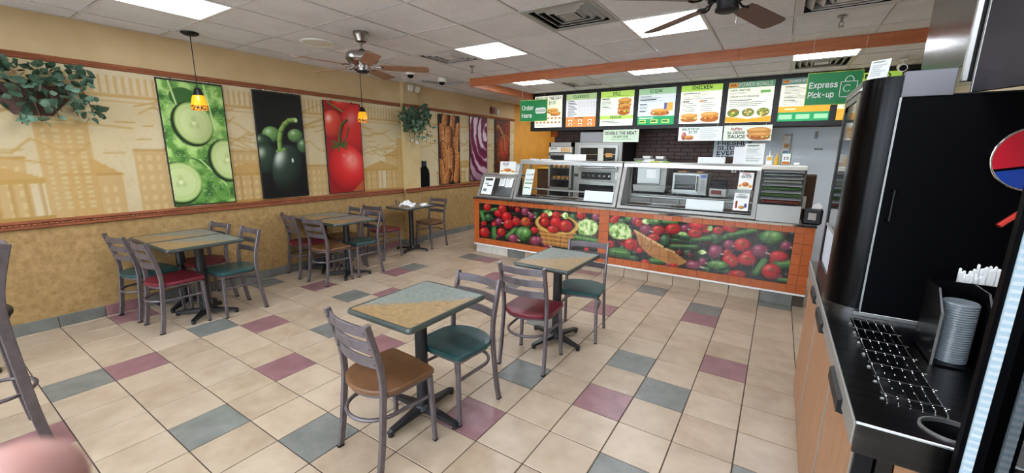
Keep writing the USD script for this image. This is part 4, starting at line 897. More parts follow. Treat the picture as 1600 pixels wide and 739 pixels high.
for c, x0, x1 in ((c1, 1.08, 2.56), (c2, 2.70, 4.14)):
    obj('inner_shelf', box(x0, 4.88, 1.045, x1, 5.0, 1.06, .003), 'steel_satin', c, smooth=False)
    obj('food_well', cat(box(x0, 4.58, .905, x1, 4.60, .965), box(x0, 4.93, .905, x1, 4.95, .965)), 'steel_satin', c, smooth=False, kind='stuff')
    n = 5; w = (x1 - x0) / n
    for k in range(n):
        p = thing('food_pan', f'{["first", "second", "third", "fourth", "fifth"][k]} empty steel food pan from the left in the {"left" if c is c1 else "right"} glass case', 'pan', (x0 + w * (k + .5), 4.765, .906), 0, 'food pans in the glass cases')
        h = w / 2 - .01; obj('pan', cat(box(-h, -.15, 0, h, .15, .01), box(-h, -.15, 0, h, -.145, .05), box(-h, .145, 0, h, .15, .05), box(-h, -.15, 0, -h + .005, .15, .05), box(h - .005, -.15, 0, h, .15, .05)), 'steel_soft', p, smooth=False)
        obj('lid', box(-h, -.148, .05, h, .148, .054, .001), ['brown_panel', 'steel_satin', 'brown_panel', 'clear_plastic', 'brown_panel'][k], p, smooth=False)
# papers, cards
class Card:
    pass
def card_ink(W, H, seed, style):
    I = Ink(W, H, max(12, int(W / .0045)), max(12, int(H / .0045)), 'f2f4f0'); r = np.random.default_rng(seed)
    if style == 'lines':
        for z in np.arange(H * .1, H * .86, H * .075): I.rect(W * .1, z, W * r.uniform(.5, .9), z + H * .028, 'b8c2c4')
        I.rect(W * .12, H * .88, W * .7, H * .94, '5f7f68')
    elif style == 'soup':
        I.rect(W * .12, H * .80, W * .85, H * .93, '333a3a'); I.ell(W * .3, H * .25, W * .2, H * .09, '7d8a92'); I.rect(W * .4, H * .48, W * .85, H * .54, '3a4040')
        for z in (.62, .68): I.rect(W * .2, H * z, W * .5, H * (z + .025), '9aa4a4')
    elif style == 'bowl':
        I.ell(W * .5, H * .30, W * .30, H * .17, 'e9d6b8'); I.ball(W * .5, H * .31, W * .22, H * .12, '8c4a1c', 'd8782e', glint=.2); I.rect(0, 0, W, H * .07, 'e6ead8'); I.ell(W * .15, H * .22, W * .12, H * .08, 'e0a850'); I.ell(W * .85, H * .2, W * .14, H * .08, 'd8983c')
    elif style == 'combo':
        I.rod(W * .2, H * .18, W * .2, H * .5, W * .07, '5c1414', 'a82c2c', 'e08080'); I.ball(W * .55, H * .2, W * .2, H * .1, '8c5a24', 'd8a050'); I.rect(W * .75, H * .2, W * .9, H * .42, '4a3a8c')
    elif style == 'green':
        I.over(np.ones_like(I.X), 'f2f5ee')
        for z in (.75, .55, .42, .25): I.rect(W * .12, H * z, W * .8, H * (z + .06), ['7fa88a', 'c2ccc4'][int(z * 10) % 2])
        for z in (.8, .6, .45): I.ell(W * .85, H * z, W * .09, H * .03, 'a8502e')
    return I
def card(label, loc, W, H, style, seed, tilt=0, rz=0, cat_='card', ink=None, base=True, group=None):
    """a stiff card standing on its lower edge at loc, leaning back by tilt degrees"""
    x = UsdGeom.Xform.Define(stage, numbered('/World', 'menu_card' if cat_ == 'card' else 'paper_sheet')); x.AddTranslateOp().Set(Gf.Vec3d(*map(float, loc))); x.AddRotateZOp().Set(float(rz)); x.AddRotateXOp().Set(float(-tilt))
    keys(x, label, cat_, group)
    obj('backing', box(-W / 2, .0, 0, W / 2, .003, H), 'white_paper', x, smooth=False)
    if style: (ink or card_ink(W, H, seed, style)).mesh('print', 'print_card', x, (-W / 2, -.0006, 0), 'y')
    return x
tl0, tl1 = math.degrees(math.atan2(.155, .33)), math.degrees(math.atan2(.215, .565))
def on_glass(P, f): y, z = P(f); return y - .006, z
for lab, x, f, W, H, st in (('white soup price sheet stuck on the low soup case', .50, .12, .20, .29, 'soup'), ('small card left of two on the low soup case glass', .755, .55, .105, .13, 'lines'), ('small card right of two on the low soup case glass', .885, .52, .13, .15, 'lines')):
    y, z = on_glass(P0_, f); c = card(lab, (x, y, z), W, H, st, int(x * 100), tl0, cat_='sheet')
    if st == 'soup': words('SOUP', .02, (-.07, -.002, .165), 'dark_ink', c)
y, z = on_glass(P1_, .22)
card('green-edged nutrition sheet stuck inside the left end of the left glass case', (1.165, 4.66, .98), .15, .40, 'green', 3, 18, cat_='sheet')
for lab, x, W, H, y in (('large blank white paper at the bottom of the left glass case', 2.34, .41, .145, 4.585), ('large blank white paper at the bottom of the right glass case', 3.665, .41, .12, 4.585)):
    card(lab, (x, y, .968), W, H, None, 1, 18, cat_='sheet')
y, z = on_glass(P2_, .56); k = card('all-dressed sauce card on the right glass case, upper one', (4.06, y, z), .145, .20, 'bowl', 4, tl1); words('Ruffles', .016, (0, -.002, .178), 'red_ink', k, width=.07, centre=True); words('ALL-DRESSED', .011, (0, -.002, .163), 'dark_ink', k, width=.09, centre=True); words('SAUCE', .022, (0, -.002, .137), 'dark_ink', k, width=.10, centre=True)
y, z = on_glass(P2_, .14); k = card('lunch combo card on the right glass case, lower one', (4.045, y, z), .15, .205, 'combo', 5, tl1); words('MAKE IT A', .013, (0, -.002, .180), 'dark_ink', k, width=.07, centre=True); words('COMBO', .024, (0, -.002, .148), 'dark_ink', k, width=.11, centre=True)
zt = 1.5075
SH = 1.273
k = card('white soup card standing on the low soup case', (.72, 4.80, SH), .30, .195, 'bowl', 6, 8); words('SOUP', .034, (-.10, -.002, .142), 'dark_ink', k, width=.12); words('OF THE DAY', .010, (-.09, -.002, .122), 'dark_ink', k, width=.10)
card('tilted card behind the soup card on the low soup case', (.83, 4.90, SH), .22, .17, 'lines', 7, 20, -20)
for lab, x, y, W, H, st in (('blank white card on the left case top, middle', 1.855, 4.86, .34, .085, None), ('blank white card on the right case top, in front of the toaster', 3.655, 4.86, .30, .075, None), ('plain white sheet on the right case top, behind the printed one', 3.95, 4.90, .13, .20, None), ('printed white sheet standing on the right case top', 4.095, 4.87, .20, .235, 'lines')):
    card(lab, (x, y, zt), W, H, st, int(x * 10), 6, cat_='sheet')
for k, (x, w) in enumerate(((1.18, .11), (1.40, .14))): 
    t = thing('paper_stack', ('first' if k == 0 else 'second') + ' small stack of white paper on the left case top, from the left', 'paper', (x, 4.86, zt)); obj('sheets', box(-w / 2, -.05, 0, w / 2, .05, .012, .002), 'white_paper', t, smooth=False); obj('band', box(-.012, -.0505, -.0, .012, .0505, .0125), 'off_white', t, smooth=False)
t = thing('napkin_packet', 'flat green and white packet lying on the right case top edge', 'packet', (2.98, 4.80, zt)); obj('wrap', box(-.2, -.045, 0, .2, .045, .012, .004), 'white_paper', t, smooth=False); obj('green_end', cat(box(-.2, -.046, 0, -.13, .046, .0125, .002)), 'lime_ink', t, smooth=False); obj('yellow_band', box(-.02, -.046, 0, .1, .046, .0126, .002), 'lime_edge', t, smooth=False); obj('green_tail', box(.13, -.046, 0, .2, .046, .0125, .002), 'lime_ink', t, smooth=False)
for k, x in enumerate((1.30, 1.55)):
    t = thing('serving_tongs', ('left' if k == 0 else 'right') + ' of two black-handled tongs lying in the left glass case', 'tongs', (x, 4.69, .966), 8 - 20 * k); obj('handle', box(-.13, -.008, 0, .02, .008, .012, .003), 'black_plastic', t, smooth=False); obj('blade', box(.02, -.012, .002, .14, .012, .008, .002), 'chrome', t, smooth=False)

# ---------------------------------------------------------------- drawer unit and till things at the right end of the counter
t = thing('drawer_unit', 'steel unit of five clear bread drawers at the right end of the counter', 'drawer unit', (4.405, 4.50, .905))
for s in (-1, 1): obj('side_panel', box(s * .195 - .006, .01, 0, s * .195 + .006, .36, .57), 'clear_plastic', t, smooth=False)
obj('base', box(-.20, .004, 0, .20, .36, .185, .004), 'steel_soft', t, smooth=False); obj('top', box(-.205, -.006, .555, .205, .37, .597, .006), 'off_white', t, smooth=False); obj('back', box(-.2, .355, .185, .2, .36, .56), 'steel_soft', t, smooth=False)
for k in range(5):
    z = .195 + k * .072
    d = obj('drawer', cat(box(-.183, .012, z, .183, .33, z + .006), box(-.183, .008, z, .183, .014, z + .05, .002)), 'clear_plastic', t, smooth=False)
    obj('handle', box(-.183, -.004, z + .046, .183, .012, z + .056, .003), 'grey_plastic', d, smooth=False)
    obj('filling', box(-.17, .03, z + .008, .17, .31, z + .03, .006), ['food_red', 'food_green', 'food_green', 'food_white', 'steel_soft'][k], d, smooth=False)
TZ = 1.504
t = thing('framed_card', 'small green-framed price card standing on the drawer unit', 'card', (4.41, 4.74, TZ)); obj('frame', box(-.046, 0, 0, .046, .008, .135, .002), 'green_ink', t, smooth=False); obj('card', box(-.039, -.002, .008, .039, 0, .127), 'white_paper', t, smooth=False); words('15', .03, (0, -.003, .062), 'dark_ink', t, centre=True); obj('food_photo', box(-.034, -.003, .012, .034, -.002, .04), 'orange_ink', t, smooth=False)
t = thing('sauce_bottle', 'yellow squeeze bottle on the drawer unit', 'bottle', (4.325, 4.72, TZ)); obj('bottle', lathe([(0, 0), (.022, 0), (.023, .01), (.021, .07), (.012, .09), (0, .09)], 16), 'yellow_wax', t); obj('nozzle', lathe([(0, .09), (.012, .09), (.003, .125), (0, .125)], 12), 'yellow_wax', t)
t = thing('condiment_box', 'small white box with a yellow label on the drawer unit', 'box', (4.255, 4.75, TZ)); obj('box', box(-.028, 0, 0, .028, .06, .10, .003), 'white_paper', t, smooth=False); obj('label', box(-.02, -.0015, .05, .02, 0, .09), 'yellow_wax', t, smooth=False); obj('pump', cyl((0, .03, .1), (0, .03, .15), .007, 8), 'off_white', t)
t = thing('receipt_roll', 'small white paper roll at the right of the drawer unit top', 'roll', (4.51, 4.72, TZ)); obj('roll', cyl((-.025, 0, .016), (.025, 0, .016), .016, 14), 'white_paper', t); obj('core', cyl((-.0255, 0, .016), (.0255, 0, .016), .006, 10), 'brown_panel', t)
t = thing('napkin_dispenser', 'black countertop napkin dispenser with a grey panel at the right end of the counter', 'dispenser', (4.705, 4.52, .905), -6)
obj('body', box(-.085, 0, 0, .085, .14, .165, .018), 'black_plastic', t, smooth=False); obj('panel', box(-.035, -.004, .05, .035, .001, .125, .003), 'screen', t, smooth=False); obj('emblem', lathe([(0, 0), (.012, 0), (.012, .003), (0, .004)], 14), 'grey_plastic', t) 
obj('napkin', hull([(-.02, .05, .163), (.06, .05, .163), (-.005, .04, .205), (.075, .06, .195), (.04, .055, .232), (-.02, .053, .164), (.06, .053, .164)]), 'white_paper', t, smooth=False)
t = thing('drawer_cabinet', 'dark brown box behind the drawer unit on the counter', 'box', (4.66, 5.05, .905)); obj('box', box(-.06, -.1, 0, .06, .12, .50, .004), 'brown_panel', t, smooth=False); obj('door', box(-.055, -.106, .02, .055, -.1, .48, .002), 'brown_panel', t, smooth=False); obj('paper', box(-.08, -.112, .12, -.005, -.106, .26), 'white_paper', t, smooth=False)
# ================================================================ behind the counter
t = thing('back_counter', 'long steel back counter under the brick wall carrying slicer, microwave and toaster', 'counter', (0, 0, 0))
obj('top', box(2.16, 6.15, .925, 4.02, 6.95, .96, .004), 'steel_satin', t, smooth=False); obj('body', box(2.18, 6.22, .10, 4.0, 6.95, .925), 'steel_soft', t, smooth=False)
for k in range(4): obj('door', box(2.20 + k * .45, 6.20, .14, 2.63 + k * .45, 6.22, .90, .003), 'steel_satin', t, smooth=False)
obj('splashback', box(2.16, 6.93, .96, 4.02, 6.96, 1.06), 'steel_satin', t, smooth=False)
# bread proofer cabinet
t = thing('bread_cabinet', 'narrow steel bread warming cabinet with loaves behind its glass door', 'cabinet', (.95, 6.2, 0)); h = .235
obj('body', cat(box(-h, .02, 0, -h + .03, .62, 1.80), box(h - .03, .02, 0, h, .62, 1.80), box(-h, .59, 0, h, .62, 1.80), box(-h, .02, 1.72, h, .62, 1.80), box(-h, .02, .0, h, .62, .12)), 'steel_soft', t, smooth=False)
d = obj('door', cat(box(-h, 0, .12, -h + .035, .02, 1.60), box(h - .035, 0, .12, h, .02, 1.60), box(-h, 0, 1.57, h, .02, 1.61), box(-h, 0, .93, h, .02, .985), box(-h, 0, .12, h, .02, .16)), 'steel_soft', t, smooth=False)
obj('glass', box(-h + .035, .006, .16, h - .035, .011, 1.57), 'pane', d, smooth=False)
obj('header_panel', box(-h + .005, -.004, 1.62, h - .005, .02, 1.715, .003), 'off_white', t, smooth=False)
words('BAKERY', .030, (-.20, -.006, 1.675), 'dark_ink', t, width=.14)
for k in range(4): obj('printed_loaf', xf(box(-.02, -.006, -.04, .02, -.003, .04, .002), (.04 + k * .05, 0, 1.667)), 'bread', t, smooth=False)
for k in range(6):
    z = .26 + k * .215; obj('shelf', box(-h + .03, .03, z, h - .03, .58, z + .008), 'steel_satin', t, smooth=False)
    for q in range(4):
        b = xf(loft(rrect(.065, .30, .03), [(0, .012), (.02, 0), (.04, .006), (.055, .022)]), (.95 - .145 + q * .096, 6.42, z + .009)); L = thing('bread_loaf', f'{["leftmost", "second", "third", "rightmost"][q]} loaf on the {["lowest", "second lowest", "third", "fourth", "fifth", "top"][k]} shelf of the bread cabinet', 'bread', (.95 - .145 + q * .096, 6.40, z + .009), 0, 'loaves in the bread cabinet')
        obj('crust', loft(rrect(.068, .30, .03), [(0, .012), (.02, 0), (.04, .006), (.055, .022)]), 'bread', L, smooth=50)
# double oven
t = thing('double_oven', 'tall steel double oven with glass doors and a row of knobs', 'oven', (1.665, 6.2, 0)); h = .435
obj('body', box(-h, .02, 0, h, .78, 1.80, .004), 'steel_soft', t, smooth=False); obj('side_cladding', box(h, .03, 0, h + .012, .78, 1.80), 'black_plastic', t, smooth=False)
def oven_door(z0, z1, nm='upper_door'):
    d = obj('door', cat(box(-h + .09, -.02, z0, -h + .13, .02, z1), box(h - .10, -.02, z0, h - .06, .02, z1), box(-h + .13, -.02, z1 - .045, h - .10, .02, z1), box(-h + .13, -.02, z0, h - .10, .02, z0 + .05)), 'steel_satin', t, smooth=False)
    obj('window', box(-h + .13, -.008, z0 + .05, h - .10, .0, z1 - .045), 'dark_glass', d, smooth=False)
    obj('rack', cat(*[box(-h + .14, -.010, z0 + .08 + k * .09, h - .11, -.008, z0 + .084 + k * .09) for k in range(3)]), 'chrome', d, smooth=False)
    return d
d = oven_door(1.33, 1.75); obj('handle', tube([(-h + .11, -.02, 1.36), (-h + .11, -.055, 1.36), (h - .08, -.055, 1.36), (h - .08, -.02, 1.36)], .012, 8), 'chrome', d)
obj('paper_note', box(.02, -.012, 1.42, .12, -.009, 1.70), 'off_white', d, smooth=False); obj('baking_tray', box(.16, -.011, 1.55, .28, -.009, 1.62, .001), 'bread', d, smooth=False)
oven_door(.62, 1.11, 'lower_door')
p = obj('control_panel', box(-h + .16, -.006, 1.165, h - .17, .02, 1.285, .003), 'black_plastic', t, smooth=False)
for k in range(6): obj('knob', cyl((-.22 + k * .088 + (.03 if k > 2 else 0), -.006, 1.225), (-.22 + k * .088 + (.03 if k > 2 else 0), -.028, 1.225), .018, 14), 'nickel', p)
obj('label', box(-h + .02, -.004, 1.20, -h + .09, .018, 1.25, .002), 'dark_ink', t, smooth=False); obj('sticker', box(h - .09, -.004, 1.17, h - .02, .019, 1.29, .002), 'off_white', t, smooth=False)
obj('vent_hood', box(-.40, .15, 1.80, .12, .7, 1.98, .01), 'grey_plastic', t, smooth=False)
# meat slicer / steamer
CT = .961
t = thing('food_steamer', 'steel food steamer with a sloped hood and paper notes on the back counter', 'machine', (2.58, 6.25, CT))
obj('base', hull([(-.25, 0, .04), (.25, 0, .04), (.27, 0, .14), (-.27, 0, .14), (-.25, .5, .04), (.25, .5, .04), (.27, .5, .14), (-.27, .5, .14)]), 'steel_soft', t, smooth=False)
obj('door', box(-.2, -.01, .17, .17, .03, .43, .006), 'steel_satin', t, smooth=False); obj('body', box(-.21, .03, .14, .26, .5, .44, .004), 'steel_soft', t, smooth=False)
obj('hood', hull([(-.22, -.02, .44), (.22, -.02, .44), (-.27, -.06, .575), (.27, -.06, .575), (-.22, .5, .44), (.22, .5, .44), (-.27, .5, .575), (.27, .5, .575)]), 'steel_satin', t, smooth=False)
obj('note', box(-.05, -.013, .26, .1, -.010, .40), 'white_paper', t, smooth=False); obj('hood_label', hull([(-.09, -.056, .50), (.07, -.056, .50), (-.09, -.066, .565), (.07, -.066, .565), (-.09, -.05, .50), (.07, -.06, .565)]), 'white_paper', t, smooth=False)
for x in (-.2, .2): obj('foot', cyl((x, .06, 0), (x, .06, .045), .02, 10), 'black_plastic', t); obj('foot', cyl((x, .44, 0), (x, .44, .045), .02, 10), 'black_plastic', t)
for k, x in enumerate((2.49, 2.70)):
    q = thing('tray_lid', f'{"left" if k == 0 else "right"} of two small white trays on top of the food steamer', 'tray', (x, 6.4, CT + .577)); obj('tray', loft(rrect(.135, .2, .02), [(0, .01), (.03, 0), (.036, .004)]), 'white_paint', q); obj('rim', loft(rrect(.14, .205, .02), [(.034, 0), (.04, 0)]), 'off_white', q)
# microwave
t = thing('microwave', 'steel commercial microwave oven on the back counter', 'microwave', (3.205, 6.2, CT))
obj('body', box(-.255, .02, .03, .255, .45, .365, .005), 'steel_satin', t, smooth=False); d = obj('door', box(-.25, 0, .05, .14, .02, .36, .004), 'steel_satin', t, smooth=False)
obj('window', box(-.215, -.003, .105, .095, .002, .33), 'dark_glass', d, smooth=False); obj('handle', tube([(.12, 0, .09), (.12, -.03, .09), (.12, -.03, .32), (.12, 0, .32)], .009, 8), 'chrome', d)
p = obj('control_panel', box(.15, 0, .05, .25, .02, .36, .003), 'steel_soft', t, smooth=False); obj('display', box(.16, -.003, .30, .24, .002, .34), 'logo_blue', p, smooth=False); obj('keypad', box(.17, -.003, .10, .225, .002, .27), 'grey_plastic', p, smooth=False)
obj('grille', cat(*[box(-.22 + k * .06, .005, .012, -.18 + k * .06, .021, .03) for k in range(8)]), 'black_plastic', t, smooth=False, kind='stuff')
for x in (-.22, .22): obj('foot', cyl((x, .1, 0), (x, .1, .035), .015, 8), 'black_plastic', t)
# toaster
t = thing('toaster', 'dark electric toaster press with a steel front on the back counter', 'toaster', (3.62, 6.2, CT))
obj('base', box(-.12, .0, .02, .12, .3, .15, .01), 'steel_soft', t, smooth=False); obj('lid', hull([(-.12, .02, .15), (.12, .02, .15), (-.12, .3, .15), (.12, .3, .15), (-.09, .06, .25), (.09, .06, .25), (-.1, .28, .26), (.1, .28, .26)]), 'black_plastic', t, smooth=False); obj('badge', box(-.09, -.004, .06, .05, .001, .12, .002), 'red_alarm', t, smooth=False); obj('handle', tube([(-.1, .03, .2), (-.1, -.04, .22), (.1, -.04, .22), (.1, .03, .2)], .009, 8), 'black_plastic', t)
for x, z, lab, m in ((3.74, 1.30, 'wall socket plate left of two, above the toaster', 'off_white'), (3.85, 1.30, 'small wall switch plate right of two, above the toaster', 'grey_plastic')):
    q = thing('socket_plate', lab, 'socket', (x, KY, z + .08)); obj('plate', box(-.035, -.012, -.055, .035, .0, .055, .003), m, q, smooth=False); obj('outlet', cat(box(-.012, -.014, .01, .012, -.012, .035), box(-.012, -.014, -.035, .012, -.012, -.01)), 'dark_ink', q, smooth=False)
for k, (x, w) in enumerate(((3.02, .2), (3.28, .16))):
    q = thing('bread_board', f'{"left" if k == 0 else "right"} wooden board lying on top of the microwave', 'board', (x + .05, 6.42, CT + .366)); obj('board', box(-w / 2 * .6, -.12, 0, w / 2 * .6, .12, .02, .004), 'cabinet_wood', q, smooth=False); obj('grip', box(-.03, -.15, .004, .03, -.12, .016, .003), 'cabinet_wood', q, smooth=False)
# poster on the bricks, and things on the cooler wall
q = thing('wall_sign', 'grey wall sign reading freshly sliced every on the bricks', 'sign', (3.40, KY, 1.50)); obj('panel', box(0, -.015, 0, .68, 0, .46, .003), 'cooler_panel', q, smooth=False)
obj('meat_photo', box(.20, -.017, .0, .44, -.015, .085), 'brown_panel', q, smooth=False)
for k, (s, w) in enumerate((('FRESHLY', .50), ('SLICED', .40), ('EVERY', .34), ('DAY', .18))): words(s, .062, (.055, -.017, .268 - k * .078), 'dark_ink', q, width=w)
q = thing('towel_dispenser', 'slim grey paper dispenser with a blue label on the cooler wall above the drawer unit', 'dispenser', (4.41, KY, 1.58)); obj('back', box(-.06, -.03, 0, .06, 0, .36, .006), 'off_white', q, smooth=False); obj('edge', box(.045, -.05, .0, .06, -.03, .36, .003), 'grey_plastic', q, smooth=False); obj('blue_label', box(-.035, -.033, .05, .035, -.03, .10, .001), 'logo_blue', q, smooth=False); obj('brown_label', box(-.03, -.033, .15, .03, -.03, .21, .001), 'bread', q, smooth=False); obj('top_clip', box(-.04, -.04, .33, .045, -.03, .345, .002), 'grey_plastic', q, smooth=False)
# brown cupboard in the passage
t = thing('brown_cupboard', 'dark brown cupboard in the yellow passage behind the bread cabinet', 'cupboard', (.12, 7.9, 0)); obj('body', box(-.6, 0, 0, .45, .5, 1.24, .004), 'brown_panel', t, smooth=False); obj('top', box(-.62, -.02, 1.24, .47, .52, 1.265, .003), 'yellow_wax', t, smooth=False); obj('door', box(-.58, -.015, .08, -.09, 0, 1.2, .003), 'brown_panel', t, smooth=False); obj('door', box(-.06, -.015, .08, .43, 0, 1.2, .003), 'brown_panel', t, smooth=False); obj('notice', box(-.25, -.02, .92, -.16, -.015, 1.04), 'off_white', t, smooth=False)

# ================================================================ menu boards
MY, BZ0, BZ1, BP = 6.40, 2.082, 2.656, .661
mf = thing('menu_board_surround', 'long black surround that holds the row of backlit menu boards', 'surround', (0, 0, 0))
for z0, z1 in ((2.02, BZ0 - .002), (BZ1 + .002, ZC - .006)): obj('rail', box(.20, MY - .012, z0, EX - .01, MY + .14, z1), 'black_frame', mf, smooth=False)
obj('back', box(.20, MY + .06, BZ0 - .002, EX - .01, MY + .14, BZ1 + .002), 'black_frame', mf, smooth=False)
bx = [.282 + BP * k for k in range(9)]
obj('mullion', box(.20, MY - .012, BZ0 - .002, bx[0] - .003, MY + .06, BZ1 + .002), 'black_frame', mf, smooth=False)
for k in range(8): obj('mullion', box(bx[k] + .588, MY - .012, BZ0 - .002, bx[k + 1] - .003, MY + .06, BZ1 + .002), 'black_frame', mf, smooth=False)
def sandwich(I, x, y, w, h, seed=0):
    r = np.random.default_rng(seed)
    I.ell(x, y - h * .25, w / 2, h * .34, 'a8622e')
    for k in range(26): I.ell(x + r.uniform(-.46, .46) * w, y + r.uniform(-.16, .16) * h, w * .05, h * .12, r.choice(['b03a28', '5f8f34', 'e0c070', '8c3a24', 'd89a40', 'c8d08a']))
    I.ell(x, y + h * .22, w / 2, h * .30, 'c4843c'); I.ell(x - w * .05, y + h * .3, w * .4, h * .14, 'dba860')
def bowl(I, x, y, w, h, seed=0):
    r = np.random.default_rng(seed); I.ell(x, y, w / 2, h / 2, '6f7a3a')
    for k in range(30):
        a, q = r.uniform(0, 6.28), r.uniform(0, .42); I.ell(x + w * q * math.cos(a), y + h * q * math.sin(a), w * .06, h * .06, r.choice(['8cb24a', 'd8c060', 'c8642e', 'e8e0b0', '4f7a2e']))
BW, BH = .585, .574
def board_ink(base): return Ink(BW, BH, 118, 112, base)
def textlines(I, x0, x1, y0, y1, n, c='8a948c', seed=0, head=0):
    r = np.random.default_rng(seed); dy = (y1 - y0) / n
    for k in range(n): 
        z = y1 - (k + .7) * dy; hd = head and k % head == 0
        I.rect(x0, z, x0 + (x1 - x0) * (r.uniform(.35, .6) if hd else r.uniform(.6, 1)), z + dy * (.5 if hd else .35), '3d4a42' if hd else c)
def board(k, label, I, texts):
    t = thing('menu_board', label, 'menu board', (bx[k], MY, BZ0), 0, 'backlit menu boards'); obj('light_box', box(0, .004, 0, BW, .055, BH, .002), 'grey_plastic', t, smooth=False)
    I.mesh('panel', 'print_board', t, (0, .0, 0), 'y')
    for s, h, x, z, w, m in texts: words(s, h, (x, -.0012, z), m, t, width=w)
# 1 meal of the day
I = board_ink('f0f0dc'); I.ell(.43, .30, .2, .16, 'e6edd0'); sandwich(I, .38, .30, .24, .09, 1); I.rod(.22, .30, .22, .42, .04, '8c2020', 'c84030', 'f0a090'); sandwich(I, .44, .25, .22, .07, 2)
for r_ in range(2):
    for c in range(7): I.ball(.05 + c * .08, .17 - r_ * .075, .026, .018, '7a4a28', 'c8844a'); I.rect(.025 + c * .08, .138 - r_ * .075, .07 + c * .08, .144 - r_ * .075, '9aa49a')
textlines(I, .03, .3, .02, .06, 2); board(0, 'menu board for the meal of the day, half hidden by the Order Here sign', I, [('MEAL OF THE DAY', .055, .02, .50, .54, 'dark_ink'), ('$7.99', .055, .30, .415, .14, 'green_ink')])
# 2 classics
I = board_ink('dfe0e4'); I.rect(0, .47, BW, BH, 'a8bf8c'); I.rect(0, 0, BW, .175, 'd88a4a')
for k in range(10): z = .44 - k * .028; I.rect(.04, z, .04 + .12 + .03 * (k % 3), z + .011, '3c4640'); [I.rect(.25 + c * .055, z, .285 + c * .055, z + .008, 'aab2ae') for c in range(6)]
for r_ in range(2):
    for c in range(3): I.rect(.06 + c * .19, .085 - r_ * .06, .13 + c * .19, .125 - r_ * .06, 'f0e4d0'); I.ell(.095 + c * .19, .10 - r_ * .06, .025, .012, 'a85828')
board(1, 'classics menu board with a grey price table and orange extras strip', I, [('CLASSICS', .048, .14, .50, .30, 'green_ink'), ('EXTRAS', .026, .18, .143, .17, 'dark_ink')])
# 3 deli / veggie
I = board_ink('ecf2e4'); I.rect(0, .47, BW, BH, 'b4d668'); I.rect(0, .11, BW, .175, 'b4d668'); I.rect(0, 0, BW, .10, 'e6ecdc'); sandwich(I, .43, .38, .23, .15, 5); sandwich(I, .42, .26, .22, .15, 6); sandwich(I, .43, .32, .20, .08, 8); textlines(I, .03, .29, .34, .46, 5, head=5); textlines(I, .03, .29, .20, .33, 5, head=5); textlines(I, .03, .5, .02, .09, 3, head=3); I.line(.1, .49, .5, .495, .006, '5f8a2e')
board(2, 'deli and veggie menu board with a stacked sandwich', I, [('DELI', .052, .22, .505, .13, 'green_ink'), ('VEGGIE', .044, .18, .122, .21, 'green_ink')])
# 4 steak
I = board_ink('d4dde0'); I.rect(0, .48, BW, BH, '9cc09a'); I.rect(0, 0, BW, .135, '2f9a62'); sandwich(I, .36, .20, .30, .10, 9); I.rect(.42, .24, .47, .34, '5a5a9c'); I.rect(.46, .22, .55, .345, 'd0a850'); textlines(I, .03, .5, .36, .46, 4, 'a0acb0', 3, 2); textlines(I, .03, .22, .2, .34, 5, 'a0acb0', 4, 2)
for x in (.03, .22, .40): I.rect(x, .03, x + .11, .085, 'c0dc70'); I.rect(x + .01, .045, x + .09, .07, '2f6a44')
I.rect(.03, .1, .26, .118, 'e8f2e8'); board(3, 'steak menu board with a green strip along its foot', I, [('STEAK', .050, .18, .505, .2, 'green_ink')])
# 5 chicken
I = board_ink('f2f2e2'); I.rect(0, .485, BW, BH, 'a8d058'); I.line(.05, .47, .53, .475, .005, '9aa89a'); textlines(I, .04, .52, .36, .46, 5, head=5); textlines(I, .04, .26, .18, .35, 6, head=6, seed=2); textlines(I, .3, .54, .18, .35, 6, head=6, seed=3); I.rect(.28, .325, .32, .345, 'd87a30'); sandwich(I, .15, .095, .25, .12, 12); sandwich(I, .44, .10, .26, .14, 13)
board(4, 'chicken menu board with two sandwiches along its foot', I, [('CHICKEN', .052, .16, .51, .28, 'dark_ink')])
# 6 power bowls
I = board_ink('f2f2e0'); I.rect(0, .49, BW, BH, '5a8a6c'); I.rect(.01, .50, .12, .56, 'd8883c'); I.poly([(0, 0), (BW, 0), (BW, .09), (.3, .05), (0, .09)], 'f0a030'); textlines(I, .03, .30, .40, .43, 2); textlines(I, .03, .55, .22, .33, 4, head=4, seed=5); I.rect(.42, .405, .54, .44, '6fae5c')
for k in range(3): bowl(I, .10 + k * .19, .14, .16, .12, 20 + k)
board(5, 'power bowls menu board with three bowls of salad', I, [('NEW', .036, .025, .513, .08, 'dark_ink'), ('POWER BOWLS', .050, .135, .507, .42, 'white_ink'), ('CHEF CRAFTED', .026, .03, .445, .26, 'green_ink'), ('CREATE YOUR OWN BOWL', .024, .03, .355, .38, 'green_ink')])
# 7 power bowls, behind the hanging sign
I = board_ink('f0eedc'); I.rect(0, .49, BW, BH, '5f7f78'); I.rect(.02, .515, .09, .55, 'd8883c'); textlines(I, .05, .36, .22, .47, 14, '707c74', 7, 5); I.rect(0, .12, BW, .20, 'f0a838'); I.rect(0, .0, BW, .12, '2f9a62'); [I.rect(.02 + .2 * k, .03, .17 + .2 * k, .09, 'a0d8a8') for k in range(3)]; I.rect(.08, .15, .2, .175, 'fbe8b0')
board(6, 'power bowls menu board half hidden by the Express Pick-up sign', I, [('NEW', .026, .028, .522, .055, 'dark_ink'), ('POWER BOWLS', .034, .10, .516, .26, 'white_ink')])
I = board_ink('eef0c8'); I.rect(0, 0, BW, .14, 'f0a838'); sandwich(I, .2, .33, .3, .2, 31); textlines(I, .05, .3, .16, .26, 4); I.rect(0, .48, BW, BH, '9cc04c')
board(7, 'combo menu board half hidden behind the drinks machine', I, [('COMBO', .055, .06, .50, .42, 'dark_ink')])

